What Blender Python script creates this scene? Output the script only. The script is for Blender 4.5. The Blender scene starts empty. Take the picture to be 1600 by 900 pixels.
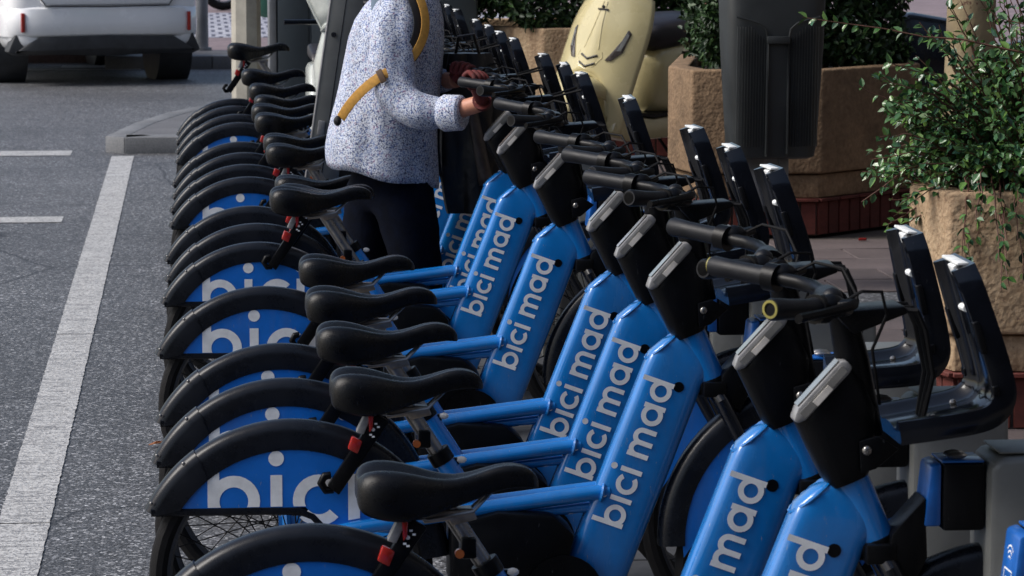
import bpy, bmesh, math, random
from mathutils import Vector, Matrix, Euler
random.seed(7)
PI = math.pi
S = bpy.context.scene
COL = S.collection

# ------------------------------------------------------------------ camera, sky, sun, exposure
cam_d = bpy.data.cameras.new('camera'); cam = bpy.data.objects.new('camera', cam_d); COL.objects.link(cam)
cam_d.sensor_width = 36; cam_d.lens = 118.8; cam_d.clip_start = 0.1; cam_d.clip_end = 3000
m = Matrix(((0.99574813, 0.01103343, -0.0914545), (-0.09211766, 0.11926616, -0.98857975), (0.0, 0.99280101, 0.11977543))).to_4x4()
m.translation = (0, 0, 1.8)
cam.matrix_world = m
S.camera = cam
cam_d.dof.use_dof = True; cam_d.dof.focus_distance = 8.5; cam_d.dof.aperture_fstop = 22

SUN_EL, SUN_AZ = math.radians(44), math.radians(-92)     # azimuth from +Y towards +X
w = bpy.data.worlds.new('World'); S.world = w; w.use_nodes = True
wn = w.node_tree.nodes; wl = w.node_tree.links
bg = wn['Background']; sky = wn.new('ShaderNodeTexSky'); sky.sky_type = 'NISHITA'; sky.sun_disc = False
sky.sun_elevation = SUN_EL; sky.sun_rotation = SUN_AZ; sky.dust_density = 3.0; sky.air_density = 1.0; sky.ozone_density = 1.0
wl.new(sky.outputs[0], bg.inputs[0]); bg.inputs[1].default_value = 0.12
sl = bpy.data.lights.new('sun', 'SUN'); sl.energy = 2.3; sl.angle = math.radians(28); sl.color = (1.0, 0.97, 0.93)
so = bpy.data.objects.new('sun', sl); COL.objects.link(so)
sd = Vector((math.sin(SUN_AZ)*math.cos(SUN_EL), math.cos(SUN_AZ)*math.cos(SUN_EL), math.sin(SUN_EL)))
so.rotation_euler = sd.to_track_quat('Z', 'Y').to_euler(); so.location = (-5, 5, 12)
S.view_settings.view_transform = 'Standard'; S.view_settings.look = 'None'
S.view_settings.exposure = 0.40; S.view_settings.gamma = 1.0
S.render.engine = 'CYCLES'
S.cycles.max_bounces = 6; S.cycles.use_denoising = True

# ------------------------------------------------------------------ materials
class NT:
    def __init__(s, name):
        s.m = bpy.data.materials.new(name); s.m.use_nodes = True
        s.t = s.m.node_tree; s.b = s.t.nodes['Principled BSDF']
        s.co = s.t.nodes.new('ShaderNodeTexCoord')
    def n(s, ty, **k):
        x = s.t.nodes.new(ty)
        for a, v in k.items(): setattr(x, a, v)
        return x
    def l(s, a, b): s.t.links.new(a, b)
    def noise(s, scale, detail=4, rough=.6, src=None, out='Fac'):
        x = s.n('ShaderNodeTexNoise'); x.inputs['Scale'].default_value = scale
        x.inputs['Detail'].default_value = detail; x.inputs['Roughness'].default_value = rough
        s.l(src or s.co.outputs['Object'], x.inputs['Vector']); return x.outputs[out]
    def vor(s, scale, feature='F1', out='Distance', src=None):
        x = s.n('ShaderNodeTexVoronoi'); x.feature = feature; x.inputs['Scale'].default_value = scale
        s.l(src or s.co.outputs['Object'], x.inputs['Vector']); return x.outputs[out]
    def ramp(s, src, stops, interp='LINEAR'):
        x = s.n('ShaderNodeValToRGB'); e = x.color_ramp; e.interpolation = interp
        while len(e.elements) < len(stops): e.elements.new(.5)
        for el, (p, c) in zip(e.elements, stops):
            el.position = p; el.color = (*c, 1) if len(c) == 3 else c
        s.l(src, x.inputs[0]); return x.outputs[0]
    def mix(s, fac, a, b, mode='MIX'):
        x = s.n('ShaderNodeMix'); x.data_type = 'RGBA'; x.blend_type = mode
        for sock, v in ((x.inputs[0], fac), (x.inputs[6], a), (x.inputs[7], b)):
            if isinstance(v, (int, float)): sock.default_value = v
            elif isinstance(v, tuple): sock.default_value = (*v, 1)
            else: s.l(v, sock)
        return x.outputs[2]
    def bump(s, src, dist, strength=1.0, prev=None):
        x = s.n('ShaderNodeBump'); x.inputs['Distance'].default_value = dist; x.inputs['Strength'].default_value = strength
        s.l(src, x.inputs['Height'])
        if prev is not None: s.l(prev, x.inputs['Normal'])
        return x.outputs[0]
    def fin(s, col=None, rough=None, nor=None, metal=0, coat=0, spec=None):
        B = s.b
        for sock, v in ((B.inputs['Base Color'], col), (B.inputs['Roughness'], rough)):
            if v is None: continue
            if isinstance(v, (int, float)): sock.default_value = v
            elif isinstance(v, tuple): sock.default_value = (*v, 1)
            else: s.l(v, sock)
        if nor is not None: s.l(nor, B.inputs['Normal'])
        B.inputs['Metallic'].default_value = metal; B.inputs['Coat Weight'].default_value = coat
        B.inputs['Coat Roughness'].default_value = .08
        if spec is not None: B.inputs['Specular IOR Level'].default_value = spec
        return s.m
def g(v): return (v, v, v)
M = {}
def simple(name, col, rough=.5, metal=0, coat=0, var=.25, scale=12, bumpd=.0, bscale=300, spec=None, dust=0):
    """a plain material with slight dirt in colour and gloss"""
    t = NT(name); n = t.noise(scale, 5, .65)
    c = t.mix(t.ramp(n, [(.35, g(0)), (.7, g(1))]), tuple(x*(1-var) for x in col), tuple(min(1, x*(1+var)) for x in col))
    r = t.ramp(n, [(.3, g(max(0, rough-.07))), (.75, g(min(1, rough+.1)))])
    if dust:
        sc = t.n('ShaderNodeMapping'); sc.inputs['Scale'].default_value = (1, 1, .18); sc.inputs['Rotation'].default_value = (.3, .5, .2); t.l(t.co.outputs['Object'], sc.inputs[0])
        oi = t.n('ShaderNodeObjectInfo'); ad = t.n('ShaderNodeVectorMath'); ad.operation = 'ADD'; t.l(sc.outputs[0], ad.inputs[0])
        rr_ = t.n('ShaderNodeVectorMath'); rr_.operation = 'SCALE'; rr_.inputs[0].default_value = (7, 5, 3); t.l(oi.outputs['Random'], rr_.inputs['Scale']); t.l(rr_.outputs[0], ad.inputs[1])
        scr = t.ramp(t.noise(140, 4, .8, ad.outputs[0]), [(.66, g(0)), (.70, g(dust))])
        film = t.ramp(t.noise(6, 6, .75, ad.outputs[0]), [(.5, g(0)), (.8, g(dust*.35))])
        c = t.mix(scr, c, (.30, .32, .34)); c = t.mix(film, c, (.16, .15, .14)); r = t.mix(film, r, g(.8))
    nor = t.bump(t.noise(bscale, 2), bumpd) if bumpd else None
    M[name] = t.fin(c, r, nor, metal, coat, spec); return M[name]
simple('blue_paint', (.006, .17, .53), .18, coat=.7, var=.16, scale=5, dust=.7)
simple('blue_panel', (.005, .145, .58), .34, var=.15, scale=7, dust=.8)
simple('black_plastic', (.0022, .0025, .0035), .30, var=.3, scale=9, bumpd=.0002, bscale=900, spec=.16, dust=.10)
simple('gloss_black', (.003, .004, .007), .16, var=.4, scale=6, coat=.2, spec=.3, dust=.08)
simple('fender_grey', (.0065, .008, .012), .27, var=.35, scale=9, bumpd=.00015, bscale=700, spec=.28, dust=.07)
simple('saddle_vinyl', (.0018, .002, .003), .28, var=.3, scale=30, bumpd=.0003, bscale=1500, spec=.25, dust=.07)
simple('grip_rubber', (.006, .007, .010), .42, var=.3, scale=40, bumpd=.0004, bscale=700, spec=.25)
simple('tyre_rubber', (.007, .007, .008), .75, var=.3, scale=40, bumpd=.0006, bscale=500, spec=.2)
simple('alloy', (.30, .29, .28), .32, metal=.9, var=.2, scale=25)
simple('bronze_alloy', (.36, .31, .26), .35, metal=.85, var=.2, scale=25)
simple('grey_rim', (.05, .055, .065), .4, metal=.4)
simple('white_print', (.84, .86, .88), .45, var=.12, scale=20)
simple('worn_white', (.80, .82, .82), .4, var=.2, scale=60)
simple('red_lens', (.36, .020, .015), .2, coat=.5)
simple('silver_plastic', (.24, .24, .245), .35, metal=.2, var=.2, scale=40)
simple('display_glass', (.22, .22, .21), .12, coat=1, var=.2)
simple('pale_lens', (.78, .74, .68), .2, coat=.5)
simple('yellow_ring', (.26, .23, .05), .5)
simple('dock_grey', (.15, .155, .15), .45, metal=.25, var=.12, scale=8, bumpd=.0002, bscale=600)
simple('dock_blue', (.005, .10, .40), .35, coat=.3)
simple('orange_lens', (.40, .10, .02), .25, coat=.3)
simple('bin_plastic', (.022, .026, .028), .55, var=.25, scale=6, bumpd=.0004, bscale=500)
simple('steel_grey', (.20, .21, .225), .45, metal=.3, var=.2, scale=5)
simple('cabinet', (.040, .054, .066), .55, var=.2, scale=2)
simple('cream_paint', (.64, .56, .31), .26, coat=.6, var=.06, scale=4)
simple('seat_black', (.015, .013, .016), .4, var=.3, bumpd=.0003, bscale=900)
simple('smoke_lens', (.10, .085, .08), .1, coat=1, var=.6, scale=25)
simple('dark_glass', (.02, .022, .028), .06, coat=1)
simple('clear_lens', (.35, .36, .36), .08, coat=1, metal=.3)
simple('car_white', (.82, .83, .85), .25, coat=.7, var=.03, scale=3)
simple('car_black', (.03, .032, .036), .55, var=.3)
simple('skin', (.50, .22, .14), .5, var=.15, scale=30, bumpd=.0004, bscale=400)
simple('glove_red', (.10, .008, .007), .75, var=.35, scale=60, bumpd=.001, bscale=350)
simple('trouser_navy', (.0025, .004, .010), .9, var=.35, scale=20, bumpd=.0015, bscale=60, spec=.08)
simple('strap_mustard', (.52, .27, .05), .7, var=.2, scale=80, bumpd=.0004, bscale=900)
simple('strap_edge', (.012, .012, .014), .7)
simple('pack_blue', (.10, .14, .19), .8, var=.2, scale=20, bumpd=.001, bscale=50)
simple('hair_dark', (.03, .02, .015), .6, bumpd=.002, bscale=200)
simple('bag_black', (.010, .009, .010), .45, var=.4, scale=15, bumpd=.004, bscale=22)
simple('bag_brown', (.075, .055, .045), .4, var=.4, scale=15, bumpd=.003, bscale=22)
simple('milky_plastic', (.50, .53, .50), .25, coat=.4, var=.1)
simple('bin_green', (.03, .12, .09), .45, var=.2)
simple('branch', (.11, .05, .035), .7)
simple('soil', (.03, .022, .016), .95, var=.5, scale=40, bumpd=.01, bscale=60)
simple('leaf_litter', (.28, .10, .035), .7, var=.3)
simple('mortar', (.10, .085, .075), .95, var=.3, scale=60)
simple('door_wood', (.12, .07, .04), .6)
simple('facade', (.085, .085, .095), .85, var=.15, scale=1)
simple('window_glass', (.03, .04, .05), .08)

def leafmat(name, cols, rough=.32):
    t = NT(name); gm = t.n('ShaderNodeNewGeometry')
    c = t.ramp(gm.outputs['Random Per Island'], [(i/(len(cols)-1), k) for i, k in enumerate(cols)])
    t.b.inputs['Subsurface Weight'].default_value = 0
    M[name] = t.fin(c, rough, t.bump(t.noise(60, 2), .002)); return M[name]
leafmat('shrub_leaf', [(.030, .10, .040), (.050, .14, .040), (.14, .25, .055), (.025, .07, .05), (.09, .18, .06), (.035, .10, .045)], .22)
leafmat('hedge_leaf', [(.008, .026, .008), (.016, .046, .012), (.035, .080, .018), (.006, .018, .008)], .5)
leafmat('crown_leaf', [(.03, .08, .02), (.06, .13, .03), (.09, .16, .03)], .5)

# asphalt
t = NT('asphalt'); o = t.co.outputs['Object']
v = t.vor(112, 'F1', 'Color'); sp = t.n('ShaderNodeSeparateColor'); t.l(v, sp.inputs[0])
c1 = t.ramp(sp.outputs[0], [(0, g(.024)), (.45, (.058, .060, .065)), (.78, (.118, .121, .130)), (.91, (.23, .235, .25)), (1, (.48, .49, .51))])
big = t.ramp(t.noise(1.1, 5, .7), [(.3, g(.72)), (.75, g(1.2))])
c2 = t.mix(1.0, c1, big, 'MULTIPLY')
stain = t.ramp(t.noise(.55, 3, .6), [(.52, g(0)), (.62, g(1))])
c2 = t.mix(stain, c2, t.mix(1.0, c2, g(.70), 'MULTIPLY'))
wv = t.mix(.10, t.co.outputs['Object'], t.noise(1.7, 5, .6, None, 'Color'))
ck = t.ramp(t.vor(.55, 'DISTANCE_TO_EDGE', 'Distance', wv), [(.0, g(1)), (.006, g(0))])
c2 = t.mix(ck, c2, (.012, .012, .014))
spot = t.ramp(t.noise(4.5, 3, .5), [(.70, g(0)), (.74, g(.5))]); c2 = t.mix(spot, c2, (.02, .02, .023))
nr = t.bump(t.vor(115), .0035, .9); nr = t.bump(t.noise(300, 2), .0015, .6, nr)
M['asphalt'] = t.fin(c2, .58, nr, spec=.6)
# road paint, worn
t = NT('road_paint')
mp = t.n('ShaderNodeMapping'); mp.inputs['Scale'].default_value = (3.0, 26, 1); t.l(t.co.outputs['Object'], mp.inputs[0])
cr = t.ramp(t.noise(2.2, 6, .7, mp.outputs[0]), [(.40, g(.25)), (.47, g(1))])
sp2 = t.ramp(t.noise(75, 3, .7), [(.38, g(.15)), (.52, g(1))])
ws = t.mix(1.0, cr, sp2, 'MULTIPLY')
c = t.mix(ws, (.13, .13, .14), t.mix(t.noise(4, 4), (.42, .42, .42), (.60, .60, .59)))
M['road_paint'] = t.fin(c, .6, t.bump(ws, .0015, 1, t.bump(t.vor(115), .0015)))
# kerb granite / pavement slab
def stone(name, lo, hi, sc=60, bd=.002):
    t = NT(name); oi = t.n('ShaderNodeObjectInfo')
    n1 = t.noise(sc, 6, .75); n2 = t.noise(2.5, 4, .6)
    c = t.mix(t.ramp(n1, [(.3, g(0)), (.7, g(1))]), lo, hi)
    c = t.mix(1, c, t.ramp(n2, [(.3, g(.68)), (.75, g(1.15))]), 'MULTIPLY')
    c = t.mix(1, c, t.ramp(oi.outputs['Random'], [(0, g(.82)), (1, g(1.12))]), 'MULTIPLY')
    M[name] = t.fin(c, .75, t.bump(n1, bd)); return M[name]
stone('kerb_stone', (.10, .105, .115), (.21, .215, .225), 80)
stone('slab_stone', (.085, .068, .070), (.135, .108, .108), 50)
stone('slab_grey', (.10, .10, .108), (.17, .17, .18), 50)
stone('brick_red', (.085, .016, .012), (.17, .035, .025), 40)
stone('dark_steel_plate', (.03, .033, .04), (.06, .064, .075), 30, .0008)
# gritty plaster of the planters
t = NT('planter_plaster')
n1 = t.noise(42, 4, .75); n2 = t.noise(1.8, 5, .65); vv = t.vor(58, 'SMOOTH_F1')
c = t.mix(t.ramp(n1, [(.3, g(0)), (.72, g(1))]), (.38, .26, .15), (.60, .46, .30))
c = t.mix(1, c, t.ramp(n2, [(.28, (.55, .50, .48)), (.7, (1.1, 1.1, 1.1))]), 'MULTIPLY')
st = t.n('ShaderNodeMapping'); st.inputs['Scale'].default_value = (9, 9, .7); t.l(t.co.outputs['Object'], st.inputs[0])
c = t.mix(1, c, t.ramp(t.noise(1.6, 4, .6, st.outputs[0]), [(.36, (.66, .62, .60)), (.55, g(1))]), 'MULTIPLY')
c = t.mix(t.ramp(t.noise(55, 2, .5), [(.66, g(0)), (.70, g(.6))]), c, (.16, .10, .07))
M['planter_plaster'] = t.fin(c, .85, t.bump(vv, .006, .9, t.bump(t.noise(110, 3), .004, 1, t.bump(t.noise(3, 4), .02))))
t = NT('planter_shaded')  # planter plaster darkened: shade from bin and hedge put into the colour
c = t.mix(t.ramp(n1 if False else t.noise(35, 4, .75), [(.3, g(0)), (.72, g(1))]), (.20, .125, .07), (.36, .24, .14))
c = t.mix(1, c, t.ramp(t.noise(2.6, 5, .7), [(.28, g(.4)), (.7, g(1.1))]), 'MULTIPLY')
M['planter_shaded'] = t.fin(c, .9, t.bump(t.vor(62, 'SMOOTH_F1'), .005, .9, t.bump(t.noise(110, 3), .003)))
# bark of a plane tree
t = NT('plane_bark')
mp = t.n('ShaderNodeMapping'); mp.inputs['Scale'].default_value = (1, 1, .6); t.l(t.co.outputs['Object'], mp.inputs[0])
a = t.ramp(t.vor(9, 'SMOOTH_F1', 'Distance', mp.outputs[0]), [(.2, (.34, .27, .16)), (.5, (.27, .21, .12)), (.75, (.14, .11, .075))])
b_ = t.ramp(t.noise(16, 5, .7), [(.60, g(0)), (.66, g(1))])
M['plane_bark'] = t.fin(t.mix(b_, a, (.10, .045, .03)), .85, t.bump(t.noise(12, 5), .01))
# speckled shirt
t = NT('shirt_cloth')
w1 = t.noise(40, 3, .6, None, 'Color'); mx = t.mix(.02, t.co.outputs['Object'], w1)
va = t.vor(260, 'F1', 'Distance', mx); vb = t.vor(110, 'F1', 'Color', mx)
spb = t.n('ShaderNodeSeparateColor'); t.l(vb, spb.inputs[0])
pal = t.ramp(spb.outputs[0], [(0, (.05, .075, .19)), (.4, (.13, .19, .38)), (.75, (.045, .05, .12)), (.9, (.19, .11, .22)), (1, (.10, .20, .36))], 'CONSTANT')
mask = t.ramp(t.noise(190, 2, .8), [(.46, g(0)), (.56, g(1))])
c = t.mix(mask, (.60, .64, .72), pal)
fold = t.n('ShaderNodeMapping'); fold.inputs['Scale'].default_value = (1.3, 1.3, .45); fold.inputs['Rotation'].default_value = (.2, .5, 0); t.l(t.co.outputs['Object'], fold.inputs[0])
M['shirt_cloth'] = t.fin(c, .85, t.bump(t.noise(7, 1.5, .4, fold.outputs[0]), .05, 1.0))
# far tactile paving
t = NT('far_paving')
br = t.n('ShaderNodeTexBrick'); br.inputs['Scale'].default_value = 1; br.offset = .5
br.inputs['Brick Width'].default_value = .16; br.inputs['Row Height'].default_value = .55; br.inputs['Mortar Size'].default_value = .022
br.inputs['Color1'].default_value = (.42, .42, .46, 1); br.inputs['Color2'].default_value = (.30, .30, .35, 1); br.inputs['Mortar'].default_value = (.08, .08, .11, 1)
t.l(t.co.outputs['Object'], br.inputs['Vector'])
M['far_paving'] = t.fin(br.outputs['Color'], .7, t.bump(br.outputs['Fac'], -.01))
stone('pink_paving', (.20, .14, .15), (.32, .25, .26), 30)

# ------------------------------------------------------------------ mesh helpers
class MB:
    def __init__(s): s.v = []; s.f = []; s.mi = []
    def add(s, vs, fs, mi=0):
        k = len(s.v); s.v += [tuple(p) for p in vs]; s.f += [tuple(i+k for i in f) for f in fs]; s.mi += [mi]*len(fs); return s
    def box(s, x0, x1, y0, y1, z0, z1, mi=0, M4=None):
        vs = [(x, y, z) for x in (x0, x1) for y in (y0, y1) for z in (z0, z1)]
        if M4: vs = [M4 @ Vector(p) for p in vs]
        return s.add(vs, [(0, 1, 3, 2), (4, 6, 7, 5), (0, 4, 5, 1), (2, 3, 7, 6), (0, 2, 6, 4), (1, 5, 7, 3)], mi)
    def prism(s, poly, y0, y1, mi=0, ax='y', M4=None):
        """poly in (x,z) extruded in y; ax='z': poly in (x,y) extruded in z; 'x': (y,z) in x"""
        n = len(poly)
        mk = {'y': lambda p, h: (p[0], h, p[1]), 'z': lambda p, h: (p[0], p[1], h), 'x': lambda p, h: (h, p[0], p[1])}[ax]
        vs = [mk(p, y0) for p in poly] + [mk(p, y1) for p in poly]
        if M4: vs = [M4 @ Vector(p) for p in vs]
        return s.add(vs, [tuple(range(n-1, -1, -1)), tuple(range(n, 2*n))] + [(i, (i+1) % n, n+(i+1) % n, n+i) for i in range(n)], mi)
    def rings(s, rs, mi=0, caps=True, closed=True):
        n = len(rs[0]); vs = [p for r in rs for p in r]; fs = []
        for a in range(len(rs)-1):
            for i in range(n if closed else n-1):
                j = (i+1) % n; fs.append((a*n+i, a*n+j, (a+1)*n+j, (a+1)*n+i))
        if caps and closed: fs += [tuple(range(n-1, -1, -1)), tuple((len(rs)-1)*n+i for i in range(n))]
        return s.add(vs, fs, mi)
    def tube(s, pts, r, n=8, mi=0, caps=True, flat=1.0):
        pts = [Vector(p) for p in pts]; N = len(pts)
        rr = r if isinstance(r, (list, tuple)) else [r]*N
        T = [((pts[min(i+1, N-1)]-pts[max(i-1, 0)]).normalized()) for i in range(N)]
        up = Vector((0, 1, 0)) if abs(T[0].y) < .9 else Vector((0, 0, 1))
        a = (up - T[0]*up.dot(T[0])).normalized(); rs = []
        for i in range(N):
            a = (a - T[i]*a.dot(T[i])).normalized(); b = T[i].cross(a)
            rs.append([pts[i]+(a*math.cos(2*PI*k/n)*flat+b*math.sin(2*PI*k/n))*rr[i] for k in range(n)])
        return s.rings(rs, mi, caps)
    def ball(s, c, r, n=10, m_=6, mi=0):
        r = r if isinstance(r, (list, tuple)) else (r, r, r)
        rs = [[(c[0]+r[0]*math.cos(2*PI*k/n)*math.sin(a), c[1]+r[1]*math.sin(2*PI*k/n)*math.sin(a), c[2]+r[2]*math.cos(a)) for k in range(n)]
              for a in [PI*(.02+.96*i/m_) for i in range(m_+1)]]
        return s.rings(rs, mi)
    def obj(s, name, mats, parent=None, bevel=0, smooth=True, ang=38, seg=2, loc=None):
        me = bpy.data.meshes.new(name); me.from_pydata(s.v, [], s.f)
        mats = mats if isinstance(mats, (list, tuple)) else [mats]
        for q in mats: me.materials.append(M[q])
        for p, i in zip(me.polygons, s.mi): p.material_index = i
        bm = bmesh.new(); bm.from_mesh(me); bmesh.ops.recalc_face_normals(bm, faces=bm.faces)
        if bevel:
            es = [e for e in bm.edges if len(e.link_faces) == 2 and e.calc_face_angle(0) > .5]
            bmesh.ops.bevel(bm, geom=es, offset=bevel, segments=seg, affect='EDGES', profile=.5, clamp_overlap=True)
        bm.to_mesh(me); bm.free()
        if smooth:
            for p in me.polygons: p.use_smooth = True
            me.set_sharp_from_angle(angle=math.radians(ang))
        o = bpy.data.objects.new(name, me); COL.objects.link(o)
        if parent: o.parent = parent
        if loc: o.location = loc
        return o
def thing(name, label, cat, loc=(0, 0, 0), rz=0, group=None):
    o = bpy.data.objects.new(name, None); COL.objects.link(o); o.location = loc; o.rotation_euler = (0, 0, rz)
    o['label'] = label; o['category'] = cat; o.empty_display_size = .1
    if group: o['group'] = group
    return o
def tag(o, label=None, cat=None, group=None, kind=None):
    if label: o['label'] = label
    if cat: o['category'] = cat
    if group: o['group'] = group
    if kind: o['kind'] = kind
    return o
def struct(o): o['kind'] = 'structure'; return o

# ------------------------------------------------------------------ lettering (flat print, built from strokes)
SW = .225
def arc(cx, cy, ro, ri, a0, a1, n=None):
    n = n or max(3, int(abs(a1-a0)/12)); q = []
    for i in range(n):
        a, b = math.radians(a0+(a1-a0)*i/n), math.radians(a0+(a1-a0)*(i+1)/n)
        q.append([(cx+ri*math.cos(a), cy+ri*math.sin(a)), (cx+ro*math.cos(a), cy+ro*math.sin(a)), (cx+ro*math.cos(b), cy+ro*math.sin(b)), (cx+ri*math.cos(b), cy+ri*math.sin(b))])
    return q
def bar(x0, y0, x1, y1): return [[(x0, y0), (x1, y0), (x1, y1), (x0, y1)]]
def ring(cx, cy, ro, ri): return arc(cx, cy, ro, ri, 0, 360, 28)
def dot(cx, cy, r): return [[(cx+r*math.cos(2*PI*i/16), cy+r*math.sin(2*PI*i/16)) for i in range(16)]]
def lin(x0, y0, x1, y1, sw=SW):
    d = math.hypot(x1-x0, y1-y0); nx, ny = -(y1-y0)/d*sw/2, (x1-x0)/d*sw/2
    return [[(x0+nx, y0+ny), (x0-nx, y0-ny), (x1-nx, y1-ny), (x1+nx, y1+ny)]]
def glyph(ch):
    sw = SW
    if ch == 'b': return bar(0, 0, sw, 1.47)+ring(.5, .5, .5, .5-sw), 1.0
    if ch == 'd': return bar(1-sw, 0, 1, 1.47)+ring(.5, .5, .5, .5-sw), 1.0
    if ch == 'a': return bar(1-sw, 0, 1, 1.0)+ring(.5, .5, .5, .5-sw), 1.0
    if ch == 'i': return bar(0, 0, sw, 1.0)+dot(sw/2, 1.32, .15), sw
    if ch == 'c': return arc(.5, .5, .5, .5-sw, 42, 318), .86
    if ch == 't': return bar(.18, .2, .18+sw, 1.4)+bar(0, .80, .62, 1.0)+arc(.18+.42, .42, .42, .42-sw, 180, 280), .66
    if ch == 'm':
        r = .40; return bar(0, 0, sw, 1.0)+arc(r, .60, r, r-sw, 0, 180)+arc(3*r-sw, .60, r, r-sw, 0, 180)+bar(2*r-sw, 0, 2*r, .6)+bar(4*r-2*sw, 0, 4*r-sw, .6), 4*r-sw
    if ch == ' ': return [], .25
    # plain capitals on a .7 wide body
    K = {'D': bar(0, 0, sw, 1)+arc(.25, .5, .5, .5-sw, -90, 90)+bar(.1, 0, .27, sw)+bar(.1, 1-sw, .27, 1),
         'E': bar(0, 0, sw, 1)+bar(0, 0, .65, sw*.9)+bar(0, .4, .6, .6)+bar(0, 1-sw*.9, .65, 1),
         'L': bar(0, 0, sw, 1)+bar(0, 0, .62, sw), 'I': bar(0, 0, sw, 1),
         'U': bar(0, .4, sw, 1)+bar(.75-sw, .4, .75, 1)+arc(.375, .375, .375, .375-sw, 180, 360),
         'M': bar(0, 0, sw, 1)+bar(.85-sw, 0, .85, 1)+lin(.1, .95, .42, .25)+lin(.42, .25, .75, .95),
         'C': arc(.5, .5, .5, .5-sw, 50, 310), 'O': ring(.5, .5, .5, .5-sw), 'P': bar(0, 0, sw, 1)+arc(.3, .7, .3, .3-sw, -90, 90)+bar(.1, .4, .3, .4+sw)+bar(.1, 1-sw, .3, 1)}
    wd = {'D': .75, 'E': .65, 'L': .62, 'I': sw, 'U': .75, 'M': .85, 'C': .85, 'O': 1, 'P': .6}
    return K[ch], wd[ch]
def text_quads(s, gap=.17):
    x = 0; out = []
    for ch in s:
        q, wdt = glyph(ch); out += [[(px+x, py) for px, py in p] for p in q]; x += wdt+gap
    return out, x-gap
def clip(poly, nx, ny, d):
    out = []; n = len(poly)
    for i in range(n):
        a, b = poly[i], poly[(i+1) % n]; da = a[0]*nx+a[1]*ny-d; db = b[0]*nx+b[1]*ny-d
        if da <= 0: out.append(a)
        if da*db < 0:
            t_ = da/(da-db); out.append((a[0]+(b[0]-a[0])*t_, a[1]+(b[1]-a[1])*t_))
    return out

# ------------------------------------------------------------------ the share bicycle (local: x forward, z up, rear axle over the origin)
def D(u, v):
    """image pixels projected onto the side plane of the bicycle -> metres"""
    k = -1.72277051e-05*u - 2.23049759e-05*v + 1
    return ((1.34217083e-03*u - 1.06604751e-05*v - 6.02382168e-01)/k, (-3.10098692e-05*u - 1.37513166e-03*v + 1.55035823)/k)
def E1(u, v): return D(308+(u-308)/1.335, -187+(v+187)/1.335)
def P3(p, y): return (p[0], y, p[1])
RZ = .305; FX = 1.140
def sweep_arc(mb, cx, cz, prof, a0f, a1f, n=26, mi=0):
    """prof: list of (radius, y, start deg, end deg)"""
    rs = []
    for i in range(n+1):
        t_ = i/n; r_ = []
        for (r, y, s0, s1) in prof:
            a = math.radians(s0+(s1-s0)*t_); r_.append((cx+r*math.cos(a), y, cz+r*math.sin(a)))
        rs.append(r_)
    mb.rings(rs, mi, caps=True)
def fender_profile(ro, ri, hw, s_out, s_in, e_out, e_in):
    P = []
    out = [(ri, -hw-.001, s_in, e_in), (ro-.026, -hw, s_out, e_out), (ro-.012, -hw+.004, s_out, e_out), (ro-.003, -hw+.014, s_out, e_out), (ro, 0, s_out, e_out),
           (ro-.003, hw-.014, s_out, e_out), (ro-.012, hw-.004, s_out, e_out), (ro-.026, hw, s_out, e_out), (ri, hw+.001, s_in, e_in)]
    inn = [(ri, hw-.002, s_in, e_in), (ro-.026, hw-.003, s_out, e_out), (ro-.007, hw-.014, s_out, e_out), (ro-.005, 0, s_out, e_out), (ro-.007, -hw+.014, s_out, e_out), (ro-.026, -hw+.003, s_out, e_out), (ri, -hw+.002, s_in, e_in)]
    return out+inn
def make_wheel(cx, parent, motor=False):
    mb = MB()
    for s_ in (-1, 1):
        pass
    n = 56; sec = [(.262, -.011), (.271, -.013), (.271, -.008), (.266, 0), (.271, .008), (.271, .013), (.262, .011), (.257, 0)]
    rs = [[(cx+r*math.cos(2*PI*i/n), y, RZ+r*math.sin(2*PI*i/n)) for r, y in sec] for i in range(n+1)]
    mb.rings(rs, caps=False); rim = mb.obj('wheel', 'grey_rim', parent)
    mb = MB(); rs = [[(cx+(.286+.021*math.cos(a))*math.cos(2*PI*i/n), .023*math.sin(a), RZ+(.286+.021*math.cos(a))*math.sin(2*PI*i/n)) for a in [2*PI*k/10 for k in range(10)]] for i in range(n+1)]
    mb.rings(rs, caps=False); mb.obj('tyre', 'tyre_rubber', rim)
    mb = MB(); hr = .05 if motor else .024
    mb.tube([(cx, -.045, RZ), (cx, -.035, RZ), (cx, .035, RZ), (cx, .045, RZ)], [.012, hr, hr, .012], 16)
    mb.tube([(cx, -.07, RZ), (cx, .07, RZ)], .008, 8)
    mb.obj('hub', 'black_plastic', rim)
    mb = MB()
    for i in range(32):
        a = 2*PI*i/32; s_ = 1 if i % 2 else -1; o_ = (.55 if (i//2) % 2 else -.55)
        mb.tube([(cx+hr*.9*math.cos(a+o_*1.6), s_*.03, RZ+hr*.9*math.sin(a+o_*1.6)), (cx+.26*math.cos(a), s_*.003, RZ+.26*math.sin(a))], .0014, 4, caps=False)
    mb.obj('spokes', 'black_plastic', rim, smooth=False)
    return rim

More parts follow.
